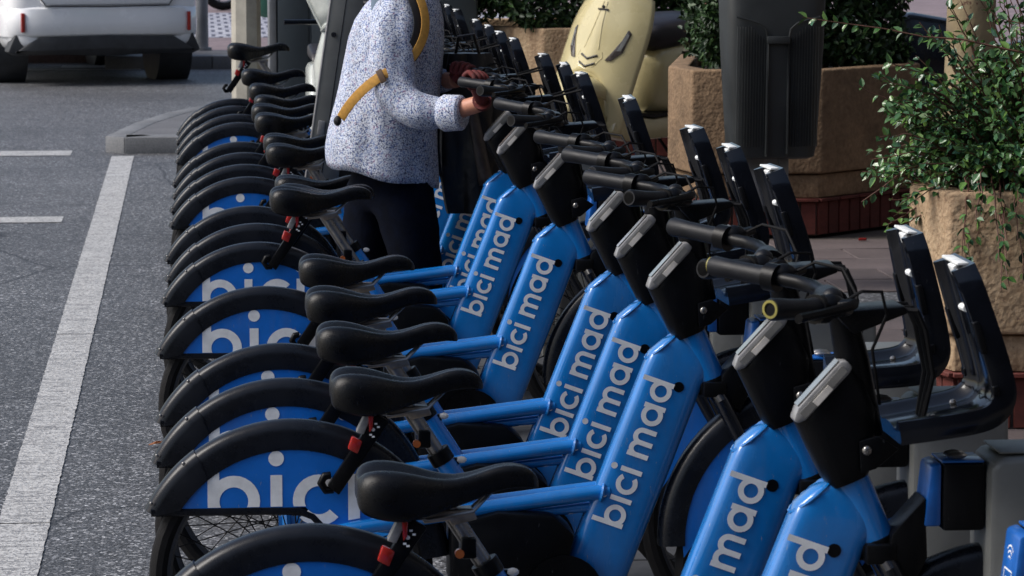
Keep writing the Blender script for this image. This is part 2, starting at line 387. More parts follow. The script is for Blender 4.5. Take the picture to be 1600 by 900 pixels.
TURN = set()          # names of part objects that turn with the steering
SADDLE = set()        # parts that slide with the seat post
def make_bike():
    root = thing('share_bicycle', '', 'bicycle')
    # wheels
    make_wheel(0, root); fw = make_wheel(FX, root, True); TURN.add(fw.name)
    # rear mudguard
    mb = MB(); sweep_arc(mb, 0, RZ, fender_profile(.347, .284, .034, 128, 130, 8, 8), 0, 0, 34)
    fr = mb.obj('rear_mudguard', 'fender_grey', root)
    mb = MB(); sweep_arc(mb, 0, RZ, fender_profile(.351, .284, .036, 153.5, 146.5, 126.5, 129), 0, 0, 14)
    mb.obj('mudguard_flap', 'fender_grey', fr)
    for u, v in ((287, 720), (237, 782)):
        x, z = D(u, v); MB().ball((x, -.037, z), (.0045, .002, .0045), 8, 4).obj('bolt', 'alloy', fr)
    # rear side panel, print
    chain = lambda x: max(.452, 0) if x < .03 else .452-.055*min(1, (x-.03)/.05)+.165*max(0, x-.08)
    pts = [(.288*math.cos(math.radians(a)), RZ+.288*math.sin(math.radians(a))) for a in range(12, 149, 4)]
    low = [(x, chain(x)+.012) for x in (-.22, -.1, 0, .03, .05, .08, .15, .22, .262)]
    poly = pts+[p for p in low if p[0] > -.235]
    for s_ in (-1, 1):
        mb = MB(); mb.prism(poly, s_*.0305, s_*.0325); pn = mb.obj('wheel_panel', 'blue_panel', root, smooth=False)
        if s_ == -1:
            q, wd = text_quads('bicimad', .20); h = .112; x0, z0 = D(325, 820)
            mb = MB()
            for p in q:
                pp = [(x0+px*h, z0+py*h) for px, py in p]
                for i in range(24):
                    a = 2*PI*i/24
                    if len(pp) > 2: pp = clip(pp, math.cos(a), math.sin(a), .2825+RZ*math.sin(a))
                if len(pp) > 2: pp = clip(pp, 0, -1, -.466) if pp[0][0] < .035 else clip(pp, .165, -1, -(.415-.0132+.012))
                if len(pp) > 2: mb.add([(a_, -.0332-.000012*len(mb.f), b__) for a_, b__ in pp], [tuple(range(len(pp)))])
            mb.obj('lettering', 'white_print', pn, smooth=False)
    mb = MB()
    mb.tube([(-.300, -.031, .457), (-.05, -.031, .457), (.015, -.031, .455), (.045, -.031, .443), (.066, -.031, .42), (.078, -.031, .395)], .009, 8, flat=.5)
    mb.tube([(-.300, .031, .457), (-.05, .031, .457), (.015, .031, .455), (.045, .031, .443), (.066, .031, .42), (.078, .031, .395)], .009, 8, flat=.5)
    mb.obj('panel_trim', 'fender_grey', root)
    # frame tubes
    def sec_ring(L, R, hy, n=20, e=3.0):
        cx, cz = (L[0]+R[0])/2, (L[1]+R[1])/2; dx, dz = (R[0]-L[0])/2, (R[1]-L[1])/2; r_ = []
        for k in range(n):
            a = 2*PI*k/n; c, s_ = math.cos(a), math.sin(a)
            pc = math.copysign(abs(c)**(2/e), c); ps = math.copysign(abs(s_)**(2/e), s_)
            r_.append((cx+dx*pc, hy*ps, cz+dz*pc))
        return r_
    mb = MB(); secs = [((846, 965), (938, 1000), .032), ((862, 930), (952, 965), .036), ((953, 700), (1043, 737), .036), ((1006, 567), (1095, 602), .036),
                       ((1014, 549), (1108, 582), .035), ((1036, 530), (1108, 556), .032), ((1062, 519), (1096, 531), .024)]
    mb.rings([sec_ring(D(*a), D(*b), h, 32, 4.6) for a, b, h in secs]); dt = mb.obj('down_tube', 'blue_paint', root, ang=55)
    mb = MB(); x, z = D(1057, 601); mb.tube([(x, -.0375, z), (x, -.0345, z)], .0115, 16); mb.obj('hole_plug', 'black_plastic', dt)
    mb = MB(); q, wd = text_quads('bici mad', .15); A = Vector(D(968, 822)); B = Vector(D(1051, 597)); d_ = (B-A); h = d_.length/wd; d_.normalize(); up = Vector((-d_.y, d_.x))
    for p in q: mb.add([(A.x+d_.x*px*h+up.x*py*h, -.0373-.000008*len(mb.f), A.y+d_.y*px*h+up.y*py*h) for px, py in p], [tuple(range(len(p)))])
    mb.obj('lettering', 'white_print', dt, smooth=False)
    mb = MB(); q, wd = text_quads('bicimad', .15)
    mb = MB(); mb.tube([P3(D(1068, 496), 0), P3(D(1112, 600), 0)], .034, 20)
    mb.prism([D(1090, 540), D(1120, 600), D(1092, 613), D(1068, 590)], -.012, .012)
    mb.obj('head_tube', 'blue_paint', root, ang=50)
    for s_ in (-1, 1):
        mb = MB(); mb.tube([P3(D(452, 838), s_*.045), P3(D(560, 818), s_*.045), P3(D(760, 790), s_*.028), P3(D(950, 764), s_*.022)], [.013, .016, .017, .017], 12); mb.obj('main_bar', 'blue_paint', root)
    for (u, v), y_, rr_, sx in (((938, 765.5), -.024, .0185, .007), ((936, 789), -.012, .0125, .006)):
        x, z = D(u, v); mb = MB()
        mb.tube([(x+.004*math.sin(q_), y_+rr_*math.cos(q_), z+rr_*math.sin(q_)) for q_ in [2*PI*k/26 for k in range(27)]], [.0038+.0012*(k % 2) for k in range(27)], 6); mb.obj('weld', 'blue_paint', dt)
    q1, q2 = Vector(D(1010, 560)), Vector(D(1060, 519)); mb = MB()
    mb.tube([(q1.x+(q2.x-q1.x)*(.5-.5*math.cos(q_))-.0015, -.031*math.sin(q_), q1.y+(q2.y-q1.y)*(.5-.5*math.cos(q_))+.001) for q_ in [2*PI*k/32 for k in range(33)]], [.0032+.0010*(k % 2) for k in range(33)], 6); mb.obj('weld', 'blue_paint', dt)
    mb = MB(); mb.tube([P3(D(730, 812), -.012), P3(D(940, 788), -.012)], .011, 10); mb.tube([P3(D(730, 812), .012), P3(D(940, 788), .012)], .011, 10); mb.obj('lower_bar', 'blue_paint', root)
    for s_ in (-1, 1):
        mb = MB(); mb.tube([(0, s_*.06, RZ), P3(D(452, 838), s_*.047)], .011, 8); mb.prism([(-.02, RZ-.02), (.03, RZ-.02), (.03, RZ+.03), (-.02, RZ+.03)], s_*.052, s_*.058)
        mb.tube([(0, s_*.06, RZ), (.3, s_*.04, .27), (.55, s_*.03, .27)], .011, 8); mb.obj('chain_stay', 'blue_paint', root)
    mb = MB(); mb.tube([P3(D(686, 708), 0), P3(D(860, 972), 0)], .023, 16); st = mb.obj('seat_tube', 'blue_paint', root)
    mb = MB(); mb.tube([P3(D(683, 704), 0), P3(D(694, 722), 0)], .026, 16); x, z = D(702, 722); mb.box(x, x+.022, -.008, .008, z-.004, z+.010); mb.obj('seat_clamp', 'black_plastic', root, bevel=.001)
    mb = MB(); mb.ball((x+.026, -.006, z+.006), (.012, .006, .008), 8, 5); mb.obj('clamp_lever', 'pale_lens', root)
    # motor / battery housing, crank
    mb = MB(); mb.prism([D(700, 812), D(775, 792), D(862, 797), D(896, 828), D(876, 905), D(835, 985), D(740, 985), D(700, 900)], -.062, .062)
    mb.obj('battery_case', 'black_plastic', root, bevel=.012)
    mb = MB(); bx, bz = .585, .27; mb.tube([(bx, -.075, bz), (bx, .075, bz)], .014, 12); mb.tube([(bx, -.068, bz), (bx, -.064, bz)], .085, 28); mb.obj('chain_ring', 'black_plastic', root)
    for s_, a in ((-1, -2.5), (1, -2.5+PI)):
        ex, ez = bx+.165*math.cos(a), bz+.165*math.sin(a)
        mb = MB(); mb.tube([(bx, s_*.082, bz), (ex, s_*.09, ez)], .011, 8); c_ = mb.obj('crank', 'alloy', root)
        mb = MB(); mb.box(ex-.045, ex+.045, s_*.10, s_*.18, ez-.012, ez+.012); mb.obj('pedal', 'black_plastic', c_, bevel=.004)
    # seat post + saddle
    mb = MB(); mb.tube([P3(D(634, 632), 0), P3(D(740, 792), 0)], .0165, 16); o = mb.obj('seat_post', 'alloy', root); SADDLE.add(o.name)
    mb = MB(); mb.prism([D(602, 644), D(634, 634), D(668, 633), D(674, 646), D(640, 655), D(636, 648), D(604, 652)], -.022, .022); o = mb.obj('saddle_clamp', 'bronze_alloy', root, bevel=.003); SADDLE.add(o.name)
    mb = MB()
    for s_ in (-1, 1): mb.tube([P3(D(575, 640), s_*.035), P3(D(610, 646), s_*.022), P3(D(668, 636), s_*.020), P3(D(705, 600), s_*.006)], .0035, 6)
    o = mb.obj('saddle_rails', 'alloy', root); SADDLE.add(o.name)
    prof = [  # u, top v, side/bottom v, half width, groove
        (515, 600, 618, .052, .2), (517, 590, 629, .070, .5), (524, 581, 636, .083, .9), (540, 576, 641, .093, 1), (565, 577, 645, .095, 1), (590, 582, 644, .086, .9), (615, 590, 638, .067, .7),
        (645, 594, 628, .046, .45), (675, 586, 620, .033, .3), (700, 577, 609, .029, .2), (722, 575, 606, .028, .1), (741, 580, 606, .026, 0), (751, 589, 607, .020, 0), (755, 598, 607, .010, 0)]
    rs = []
    for u, vt, vb, hw, gr in prof:
        xt, zt = D(u, vt); _, zb = D(u, vb); hh = zt-zb; r_ = []
        for yy, zz in ((0, 1-.26*gr), (.22, 1-.17*gr), (.5, 1.0), (.76, .97), (.93, .82), (1.0, .55), (.98, .2), (.93, 0), (.6, .05), (0, .1), (-.6, .05), (-.93, 0), (-.98, .2), (-1, .55), (-.93, .82), (-.76, .97), (-.5, 1.0), (-.22, 1-.17*gr)):
            r_.append((xt, yy*hw, zb+hh*zz))
        rs.append(r_)
    mb = MB(); mb.rings(rs); o = mb.obj('saddle', 'saddle_vinyl', root, ang=180)
    sub = o.modifiers.new('sub', 'SUBSURF'); sub.levels = 1; sub.render_levels = 1; SADDLE.add(o.name)
    # lock arm with hook and reflector
    mb = MB(); mb.prism([D(585, 640), D(606, 652), D(528, 766), D(510, 752)], -.062, -.042)
    mb.tube([P3(D(520, 758), -.052), P3(D(508, 760), -.052), P3(D(500, 748), -.052), P3(D(506, 737), -.052), P3(D(516, 736), -.052)], .0095, 8)
    arm = mb.obj('lock_arm', 'black_plastic', root, bevel=.003); SADDLE.add(arm.name)
    mb = MB(); mb.prism([D(570, 636), D(580, 640), D(566, 672), D(554, 668)], -.066, -.036); mb.obj('tag_reader', 'silver_plastic', arm, bevel=.003)
    mb = MB(); mb.prism([D(572, 630), D(582, 632), D(580, 662), D(575, 668)], -.070, -.060); mb.obj('tail_light', 'red_lens', arm, bevel=.002)
    mb = MB(); mb.prism([D(548, 674), D(565, 682), D(557, 702), D(541, 694)], -.068, -.045); rf_ = mb.obj('reflector', 'red_lens', arm, bevel=.004)
    mb = MB(); mb.prism([D(554, 681), D(561, 684), D(556, 693), D(549, 690)], -.0695, -.0675); mb.obj('reflector_badge', 'steel_grey', rf_)
    mb = MB()
    for k, (u, v) in enumerate(((585, 655), (589, 660), (577, 672), (581, 675))):
        x, z = D(u, v); mb.add([(x-.003, -.0623, z-.002), (x+.003, -.0623, z-.002), (x+.003, -.0623, z+.002), (x-.003, -.0623, z+.002)], [(0, 1, 2, 3)])
    x, z = D(581, 664); mb.add([(x+.004*math.cos(k), -.0623, z+.004*math.sin(k)) for k in [2*PI*i/10 for i in range(10)]], [tuple(range(10))])
    mb.obj('arm_symbols', 'white_print', arm, smooth=False)
    mb = MB(); mb.box(*sorted((D(652, 668)[0], D(672, 668)[0])), -.03, .03, D(0, 700)[1]-.01, D(0, 680)[1]); o = mb.obj('post_bracket', 'black_plastic', root, bevel=.004)
    x, z = D(650, 690); mb = MB(); mb.tube([(x, -.032, z), (x, -.02, z)], .0085, 12); mb.obj('bracket_lens', 'orange_lens', o)
    # cockpit cover
    mb = MB(); sc = [((1056, 530), (1100, 511), .040), ((1046, 519), (1108, 494), .046), ((1030, 487), (1108, 462), .048), ((1013, 452), (1108, 436), .048), ((1013, 444), (1094, 400), .045), ((1022, 432), (1074, 380), .038)]
    mb.rings([sec_ring(D(*a), D(*b), h, 24, 3.2) for a, b, h in sc]); cv = mb.obj('cockpit_cover', 'black_plastic', root, ang=60); TURN.add(cv.name)
    mb = MB(); mb.prism([D(1084, 470), D(1106, 464), D(1131, 480), D(1104, 503), D(1086, 508)], -.052, -.046); mb.obj('cover_flap', 'black_plastic', cv, bevel=.002)
    x, z = D(1093, 481); MB().ball((x, -.053, z), (.0085, .005, .0085), 10, 5).obj('screw', 'alloy', cv)
    mb = MB(); mb.prism([D(1007, 446), D(1012, 432), D(1062, 377), D(1070, 376), D(1077, 384), D(1072, 392), D(1022, 446), D(1012, 450)], -.047, -.006); dp = mb.obj('display_unit', 'silver_plastic', root, bevel=.004); TURN.add(dp.name)
    mb = MB(); mb.prism([D(1014, 437), D(1063, 382), D(1070, 388), D(1021, 443)], -.0495, -.0475); mb.obj('side_window', 'display_glass', dp)
    mb = MB(); mb.prism([D(1029, 424), D(1047, 404), D(1053, 409), D(1035, 429)], -.0510, -.0495); mb.obj('glow_lens', 'pale_lens', dp)
    a, b = Vector(D(1013, 430)), Vector(D(1061, 377)); nn = Vector((-(b-a).y, (b-a).x)).normalized()
    if nn.y < 0: nn = -nn
    mb = MB(); mb.prism([tuple(a), tuple(b), tuple(b+nn*.002), tuple(a+nn*.002)], -.042, -.012); mb.obj('screen', 'display_glass', dp)
    # stem, bar, grips, levers, cables
    C0 = D(1056, 310); G = D(948, 292)
    mb = MB(); mb.tube([P3(D(1098, 470), 0), P3(D(1082, 380), 0), P3(D(1070, 325), 0), P3(C0, 0)], [.03, .028, .024, .022], 14); mb.tube([(C0[0], -.035, C0[1]), (C0[0], .035, C0[1])], .024, 14)
    o = mb.obj('stem', 'black_plastic', root); TURN.add(o.name)
    path = []
    for s_ in (-1, 1):
        h_ = [(C0[0], 0, C0[1]), (C0[0]+.004, s_*.10, C0[1]+.002), (C0[0]-.002, s_*.145, C0[1]+.006), (C0[0]-.022, s_*.178, C0[1]+.010)]
        for i in range(1, 5): h_.append((C0[0]-.022+(G[0]-C0[0]+.022)*i/4, s_*(.178+.122*i/4), C0[1]+.010+(G[1]-C0[1]-.010)*i/4))
        path.append(h_)
    mb = MB()
    for h_ in path: mb.tube(h_, .0125, 12)
    hb = mb.obj('handlebar', 'black_plastic', root); TURN.add(hb.name)
    for s_, h_ in zip((-1, 1), path):
        a, b = Vector(h_[-1]), Vector(h_[-3]); b = a+(b-a).normalized()*.115; d_ = (a-b).normalized()
        mb = MB(); mb.tube([a, a+(b-a)*.05, a+(b-a)*.4, a+(b-a)*.9, b, b+(b-a)*.02], [.0155, .0180, .0164, .0168, .0190, .0190], 16)
        gp = mb.obj('grip', 'grip_rubber', hb)
        mb = MB(); rs = [[a+d_*dd+((Vector((d_.y, -d_.x, 0)).normalized())*math.cos(q_)+Vector((0, 0, 1))*math.sin(q_))*rr for q_ in [2*PI*k/18 for k in range(18)]] for rr, dd in ((.0145, -.002), (.0145, .002), (.0105, .002), (.0105, -.002))]
        mb.rings(rs, caps=False); mb.obj('grip_ring', 'yellow_ring', gp)
        mb = MB(); c_ = b+(b-a)*.10; mb.tube([c_-d_*.012, c_+d_*.012], .024, 14); mb.ball((c_.x+.018, c_.y, c_.z+.004), (.026, .020, .020), 10, 6)
        # lever blade along the front of the grip
        f_ = Vector((.040, s_*.022, .0)); L = [c_+Vector((.02, 0, .004)), c_+f_+Vector((.012, 0, .010)), b+f_+Vector((.010, 0, .006)), (a+b)/2+f_*1.05+Vector((0, 0, -.004)), a+f_*1.0+Vector((.0, 0, -.012))]
        mb.tube(L, [.010, .009, .0075, .0065, .007], 8, flat=1.3)
        mb.obj('brake_lever', 'black_plastic', hb)
        mb = MB(); p0 = c_+Vector((.035, 0, .008))
        mb.tube([p0, p0+Vector((.035, -s_*.01, .018)), p0+Vector((.075, -s_*.05, .012)), p0+Vector((.092, -s_*.09, -.03)), p0+Vector((.075, -s_*.12, -.09)), Vector(P3(D(1112, 430), s_*.02))], .0028, 6); mb.obj('brake_cable', 'tyre_rubber', hb)
    mb = MB(); c_ = Vector(path[0][3]); mb.ball((c_.x-.012, c_.y-.012, c_.z+.020), (.018, .018, .016), 12, 6); mb.obj('bell', 'grip_rubber', hb)
    mb = MB(); mb.prism([(C0[0]-.005, C0[1]-.012), (C0[0]+.115, C0[1]-.004), (C0[0]+.12, C0[1]-.016), (C0[0]+.03, C0[1]-.05)], -.045, .045); mb.obj('phone_cradle', 'black_plastic', hb, bevel=.004)
    mb = MB()
    for y in (-.03, 0, .035):
        mb.tube([(C0[0]+.09, y, C0[1]-.01), (C0[0]+.135, y*1.4, C0[1]-.012), (C0[0]+.15, y*1.3, C0[1]-.045), (C0[0]+.165, y, C0[1]-.12), (C0[0]+.15, y*.6, C0[1]-.2)], .0045, 6)
    mb.obj('cable_bundle', 'tyre_rubber', hb)
    # front rack: an upright plate bent into a shelf
    cl = [E1(*p) for p in ((1507, 413), (1517, 440), (1533, 490), (1549, 540), (1563, 590), (1566, 612), (1558, 634), (1540, 650), (1512, 659), (1460, 668), (1400, 678))]
    def plate(pl, hws, th, name, mat, parent, off=0, y0=None, i0=0, i1=None, full=False):
        i1 = i1 or len(pl); rs = []
        for i in range(i0, i1):
            a, b = Vector(pl[max(i-1, 0)]), Vector(pl[min(i+1, len(pl)-1)]); tt = (b-a).normalized(); nn = Vector((tt.y, -tt.x))   # inner side
            if i < 6 and nn.x > 0: nn = -nn
            if i >= 6 and nn.y < 0: nn = -nn
            c_ = Vector(pl[i])+nn*off; h_ = hws[i] if isinstance(hws, list) else hws; yc = y0 or 0
            if full: sec = [(-1, -.5), (1, -.5), (1.02, .1), (.98, .95), (.90, 1.05), (.80, .85), (.70, .45), (.50, .32), (.36, .42), (.22, .5), (0, .52), (-.22, .5), (-.36, .42), (-.50, .32), (-.70, .45), (-.80, .85), (-.90, 1.05), (-.98, .95), (-1.02, .1)]
            else: sec = [(-1, -.5), (1, -.5), (.93, .5), (-.93, .5)]
            rs.append([(c_.x+nn.x*th*q_, yc+h_*y_, c_.y+nn.y*th*q_) for y_, q_ in sec])
        if full:   # smooth the run of sections
            for _ in range(2):
                nr_ = [rs[0]]
                for A_, B_ in zip(rs[:-1], rs[1:]): nr_ += [[tuple(Vector(p)*.75+Vector(q)*.25) for p, q in zip(A_, B_)], [tuple(Vector(p)*.25+Vector(q)*.75) for p, q in zip(A_, B_)]]
                rs = nr_+[rs[-1]]
        mb = MB(); mb.rings(rs); return mb.obj(name, mat, parent, bevel=0 if full else .002, ang=50)
    hw = [.074, .090, .100, .106, .110, .112, .114, .114, .112, .106, .096]
    rk = plate(cl, hw, .026, 'front_rack', 'gloss_black', root, full=True); TURN.add(rk.name)
    for y in (-1, 1):
        for i in (2, 4): plate(cl, .012, .010, 'rack_lug', 'black_plastic', rk, .022, y*(hw[i]-.006), i, i+2)
    plate([cl[0], (cl[0][0]*.35+cl[1][0]*.65, cl[0][1]*.35+cl[1][1]*.65)], [.022, .016], .012, 'white_edge', 'worn_white', rk, .010, -.012, 0, 2)
    a, b = Vector(cl[0]), Vector(cl[1]); tt = (b-a).normalized()
    mb = MB(); mb.box(a.x-.013, a.x+.006, -.058, .058, a.y-.001, a.y+.0035); mb.obj('white_cap', 'worn_white', rk, bevel=.001)
    c_ = cl[2]; mb = MB(); mb.tube([(c_[0]-.016, -.02, c_[1]+.004), (c_[0]-.017, .012, c_[1]+.004)], .006, 8); mb.obj('white_cap', 'worn_white', rk)
    for i, y in ((9, -.05), (9, .05), (8, .05), (3, -.05)):
        MB().ball((cl[i][0]-(.016 if i < 6 else 0), y, cl[i][1]+(.015 if i > 6 else 0)), .006, 8, 4).obj('screw', 'alloy', rk)
    # fork, front mudguard, panel
    for s_ in (-1, 1):
        mb = MB(); mb.tube([P3(D(1112, 604), s_*.012), P3(D(1122, 622), s_*.045), P3(D(1160, 700), s_*.05), P3(D(1240, 840), s_*.052), (FX, s_*.055, RZ)], [.018, .018, .016, .013, .012], 10); o = mb.obj('fork_leg', 'gloss_black', root); TURN.add(o.name)
    mb = MB(); mb.tube([P3(D(1106, 590), 0), P3(D(1113, 608), 0)], .037, 16); mb.box(D(1112, 0)[0]-.02, D(1112, 0)[0]+.03, -.05, .05, D(0, 632)[1], D(0, 608)[1]); o = mb.obj('fork_crown', 'black_plastic', root, bevel=.004); TURN.add(o.name)
    mb = MB(); sweep_arc(mb, FX, .375, fender_profile(.345, .290, .034, 182, 182, 38, 40), 0, 0, 32); ff = mb.obj('front_mudguard', 'fender_grey', root); TURN.add(ff.name)
    poly = [(FX+.294*math.cos(math.radians(q_)), .375+.294*math.sin(math.radians(q_))) for q_ in range(103, 190, 4)]
    for s_ in (-1, 1):
        mb = MB(); mb.prism(poly, s_*.031, s_*.033); o = mb.obj('wheel_panel', 'blue_panel', root, smooth=False); TURN.add(o.name)
    # docking tab on the head
    mb = MB(); mb.prism([(.93, .74), (.985, .80), (.99, .70), (.97, .66), (.92, .68)], -.045, .03); o = mb.obj('dock_tab', 'black_plastic', root, bevel=.004)
    return root
proto = make_bike()
AX0, AX1 = Vector(P3(D(1068, 496), 0)), Vector(P3(D(1112, 600), 0)); AXD = (AX0-AX1).normalized()
PD = (Vector(P3(D(634, 632), 0))-Vector(P3(D(740, 792), 0))).normalized()
GRP = 'blue share bicycles docked side by side in one row'
POS = [0, 1, 3, 4, 5, 7, 9, 10, 11, 13, 14, 15, 16, 18, 19, 20, 21]
LAB = ['blue share bicycle closest to the camera, at the bottom right corner',
       'second blue share bicycle from the camera, its front rack plate standing straight upright',
       'blue share bicycle whose complete large wheel panel lettering shows at the lower left',
       'blue share bicycle immediately behind the one with the complete wheel panel lettering at lower left',
       'fifth blue share bicycle from the camera, its seat slightly raised',
       'blue share bicycle standing alone between two empty docks, orange light at its tail',
       'blue share bicycle with high silver seat post before the legs of the person',
       'blue share bicycle whose handlebar the person in red gloves is gripping',
       'blue share bicycle directly behind the legs of the person, partly hidden by the black bag',
       'blue share bicycle just past the person, saddle right below the leaning grey post',
       'second blue share bicycle past the person, saddle nose sticking out beyond its nearer neighbour',
       'third blue share bicycle past the person, handlebar hidden by the person',
       'fourth blue share bicycle past the person, saddle cut by the leaning grey post',
       'fourth blue share bicycle from the far end, mudguard level with the kerb corner',
       'third blue share bicycle from the far end of the row',
       'last but one blue share bicycle at the far end of the row',
       'farthest blue share bicycle, its raised saddle in front of the pale pole']
RAISE = [-.135, .0, .0, .026, .04, -.022, .085, .03, .004, .028, .022, .075, .075, .03, .055, .10, .225]
STEER = [0, -3, 2, 0, 2, -1, 1, -2, 1, 0, 2, -1, 1, 2, 0, -2, 1]
kids = {}
for o in bpy.data.objects:
    if o.parent: kids.setdefault(o.parent.name, []).append(o)
def copy_tree(root):
    r = root.copy(); COL.objects.link(r); out = []
    for ch in kids.get(root.name, []):
        c = ch.copy(); COL.objects.link(c); c.parent = r; out.append((ch.name, c))
        for gc in kids.get(ch.name, []):
            d = gc.copy(); COL.objects.link(d); d.parent = c
    return r, out
bikes = []
for i in range(1, 17): bikes.append(copy_tree(proto))
bikes.insert(0, (proto, [(c.name, c) for c in kids[proto.name]]))
AXL = .187
for i, (r, parts) in enumerate(bikes):
    Y = 5.39+.6*POS[i]+random.uniform(-.008, .008)*(i > 2)
    r.location = (AXL+random.uniform(-.008, .008)*(i > 2), Y, 0); r.rotation_euler = (math.radians(random.uniform(-.7, .7))*(i > 2), 0, math.radians(random.uniform(-.8, .8))*(i > 2)); r['label'] = LAB[i]; r['group'] = GRP
    a = math.radians(STEER[i]); Rm = Matrix.Translation(AX1) @ Matrix.Rotation(a, 4, AXD) @ Matrix.Translation(-AX1)
    for nm, c in parts:
        if nm in TURN: c.matrix_local = Rm
        if nm in SADDLE: c.location = PD*RAISE[i]
        if i == 1 and c.name.startswith('front_rack'):
            p = Vector(P3(E1(1400, 690), 0)); c.matrix_local = Matrix.Translation(p) @ Matrix.Rotation(math.radians(5), 4, 'Y') @ Matrix.Translation(-p) @ Matrix.Translation((.02, 0, 0))
# elastic cords strung from some rack plates down to the bars
for i in (6, 8, 10, 11):
    r = bikes[i][0]; mb = MB(); t0 = E1(1520, 460); b0 = (D(1056, 310)[0]+.05, D(1056, 310)[1]-.02)
    for y in (-.07, .07): mb.tube([(t0[0]-.02, y, t0[1]), (b0[0]+.02, y*.3, b0[1])], .0042, 6)
    mb.obj('elastic_cord', 'tyre_rubber', r)

# ------------------------------------------------------------------ docks
def make_dock():
    r = thing('bicycle_dock', '', 'bike dock')
    mb = MB(); mb.prism([(1.272, .02), (1.272, .850), (1.287, .868), (1.43, .873), (1.448, .858), (1.47, .02)], -.075, .075); mb.obj('dock_body', 'dock_grey', r, bevel=.012)
    mb = MB(); mb.box(1.290, 1.42, -.060, .060, .873, .877); mb.obj('dock_lid', 'dock_grey', r, bevel=.002)
    mb = MB(); mb.prism([(1.200, .856), (1.270, .856), (1.270, .745), (1.200, .745)], -.050, .040); lk = mb.obj('lock_unit', 'black_plastic', r, bevel=.006)
    mb = MB(); mb.prism([(1.180, .852), (1.198, .857), (1.198, .752), (1.169, .752)], -.047, .037); bf = mb.obj('blue_face', 'dock_blue', lk, bevel=.005)
    mb = MB(); mb.box(1.198, 1.268, -.045, .035, .857, .861); mb.obj('blue_top', 'dock_blue', lk, bevel=.001)
    # card and waves symbol on the face, set on its slanted front
    mb = MB(); y0 = -.006
    fx = lambda z: 1.169+(z+.020-.772)*(.011)/.100-.0006
    def ln(p, q, w_=.0022):
        d_ = Vector((q[0]-p[0], q[1]-p[1])); d_.normalize(); n_ = Vector((-d_.y, d_.x))*w_/2
        pts = [(p[0]+n_.x, p[1]+n_.y), (p[0]-n_.x, p[1]-n_.y), (q[0]-n_.x, q[1]-n_.y), (q[0]+n_.x, q[1]+n_.y)]
        mb.add([(fx(z-.022), y*.9, z-.022) for y, z in pts], [(0, 1, 2, 3)])
    c = [(-.03, .785), (.018, .785), (.018, .818), (-.03, .818)]
    for a in range(4): ln(c[a], c[(a+1) % 4])
    ln((-.02, .797), (.005, .797)); ln((-.02, .806), (.005, .806))
    for rr in (.010, .018, .026):
        pts = [(-.006+rr*math.cos(a), .828+rr*math.sin(a)) for a in [math.radians(45+90*k/6) for k in range(7)]]
        for a in range(6): ln(pts[a], pts[a+1])
    mb.obj('card_symbol', 'white_print', bf, smooth=False)
    for y in (-.035, -.01):
        mb = MB(); mb.ball((1.225, y, .868), (.018, .008, .006), 10, 4); mb.obj('lock_pin', 'alloy', lk)
    mb = MB(); mb.prism([(.95, .006), (1.55, .006), (1.55, .022), (.95, .022)], -.29, .29); mb.obj('base_plate', 'dark_steel_plate', r, bevel=.004)
    for x in (1.0, 1.5):
        for y in (-.24, .24): MB().tube([(x, y, .022), (x, y, .030)], .012, 6).obj('bolt', 'alloy', r)
    return r
dproto = make_dock()
kids.clear()
for o in bpy.data.objects:
    if o.parent: kids.setdefault(o.parent.name, []).append(o)
ORD = ['first', 'second', 'third', 'fourth', 'fifth', 'sixth', 'seventh', 'eighth', 'ninth', 'tenth', 'eleventh', 'twelfth', 'thirteenth', 'fourteenth', 'fifteenth', 'sixteenth', 'farthest']
DL = {-1: 'grey bicycle dock at the very bottom right corner, only its blue lock in frame', 0: 'grey bicycle dock with blue card reader face nearest to the camera, at bottom right'}
for n in range(-1, 22):
    r = dproto if n == -1 else copy_tree(dproto)[0]
    r.location = (0, 5.39+.6*n, 0)
    if n in POS: lb = 'grey bicycle dock holding the %s bicycle counted from the camera' % ORD[POS.index(n)]
    else:
        k = sum(p < n for p in POS)-1; lb = 'empty grey bicycle dock in the gap after the %s bicycle from the camera' % ORD[max(k, 0)]
    r['label'] = DL.get(n, lb); r['group'] = 'grey docks standing along the bicycle row'

# ------------------------------------------------------------------ ground, road, paint, kerbs, pavements
def sheet(name, poly, z, mat):
    mb = MB(); mb.add([(x, y, z) for x, y in poly], [tuple(range(len(poly)))]); return struct(mb.obj(name, mat, smooth=False))
sheet('ground', [(-900, -900), (900, -900), (900, 900), (-900, 900)], -.02, 'asphalt')
sheet('road', [(-60, -20), (1.62, -20), (1.62, 33), (60, 33), (60, 120), (-60, 120)], 0, 'asphalt')
def stripe(name, x0, x1, y0, y1, seed, jag=.004, n=60):
    rnd = random.Random(seed); mb = MB(); vs = []; fs = []
    lng = (y1-y0) > (x1-x0)
    for i in range(n+1):
        t_ = i/n; a, b = rnd.uniform(-jag, jag), rnd.uniform(-jag, jag)
        if lng: vs += [(x0+a, y0+(y1-y0)*t_, .004), (x1+b, y0+(y1-y0)*t_, .004)]
        else: vs += [(x0+(x1-x0)*t_, y0+a, .004), (x0+(x1-x0)*t_, y1+b, .004)]
    for i in range(n): fs.append((2*i, 2*i+1, 2*i+3, 2*i+2))
    mb.add(vs, fs); return struct(mb.obj(name, 'road_paint', smooth=False))
# the parking line, in lengths with a crack between them
yy = 6.0
for k, ln_ in enumerate((2.0, 1.43, 4.0, 6.0, 2.785)):
    stripe('painted_parking_line', -.578, -.433, yy, yy+ln_, 10+k, .0022, int(30*ln_)); yy += ln_+.012
stripe('painted_dash', -3.6, -.85, 22.35, 22.75, 3); stripe('painted_dash', -3.6, -.735, 17.95, 18.25, 4)
stripe('painted_far_line', -1.75, -.55, 32.5, 32.62, 5); stripe('painted_far_dash', -1.33, -.88, 32.9, 33.3, 6)

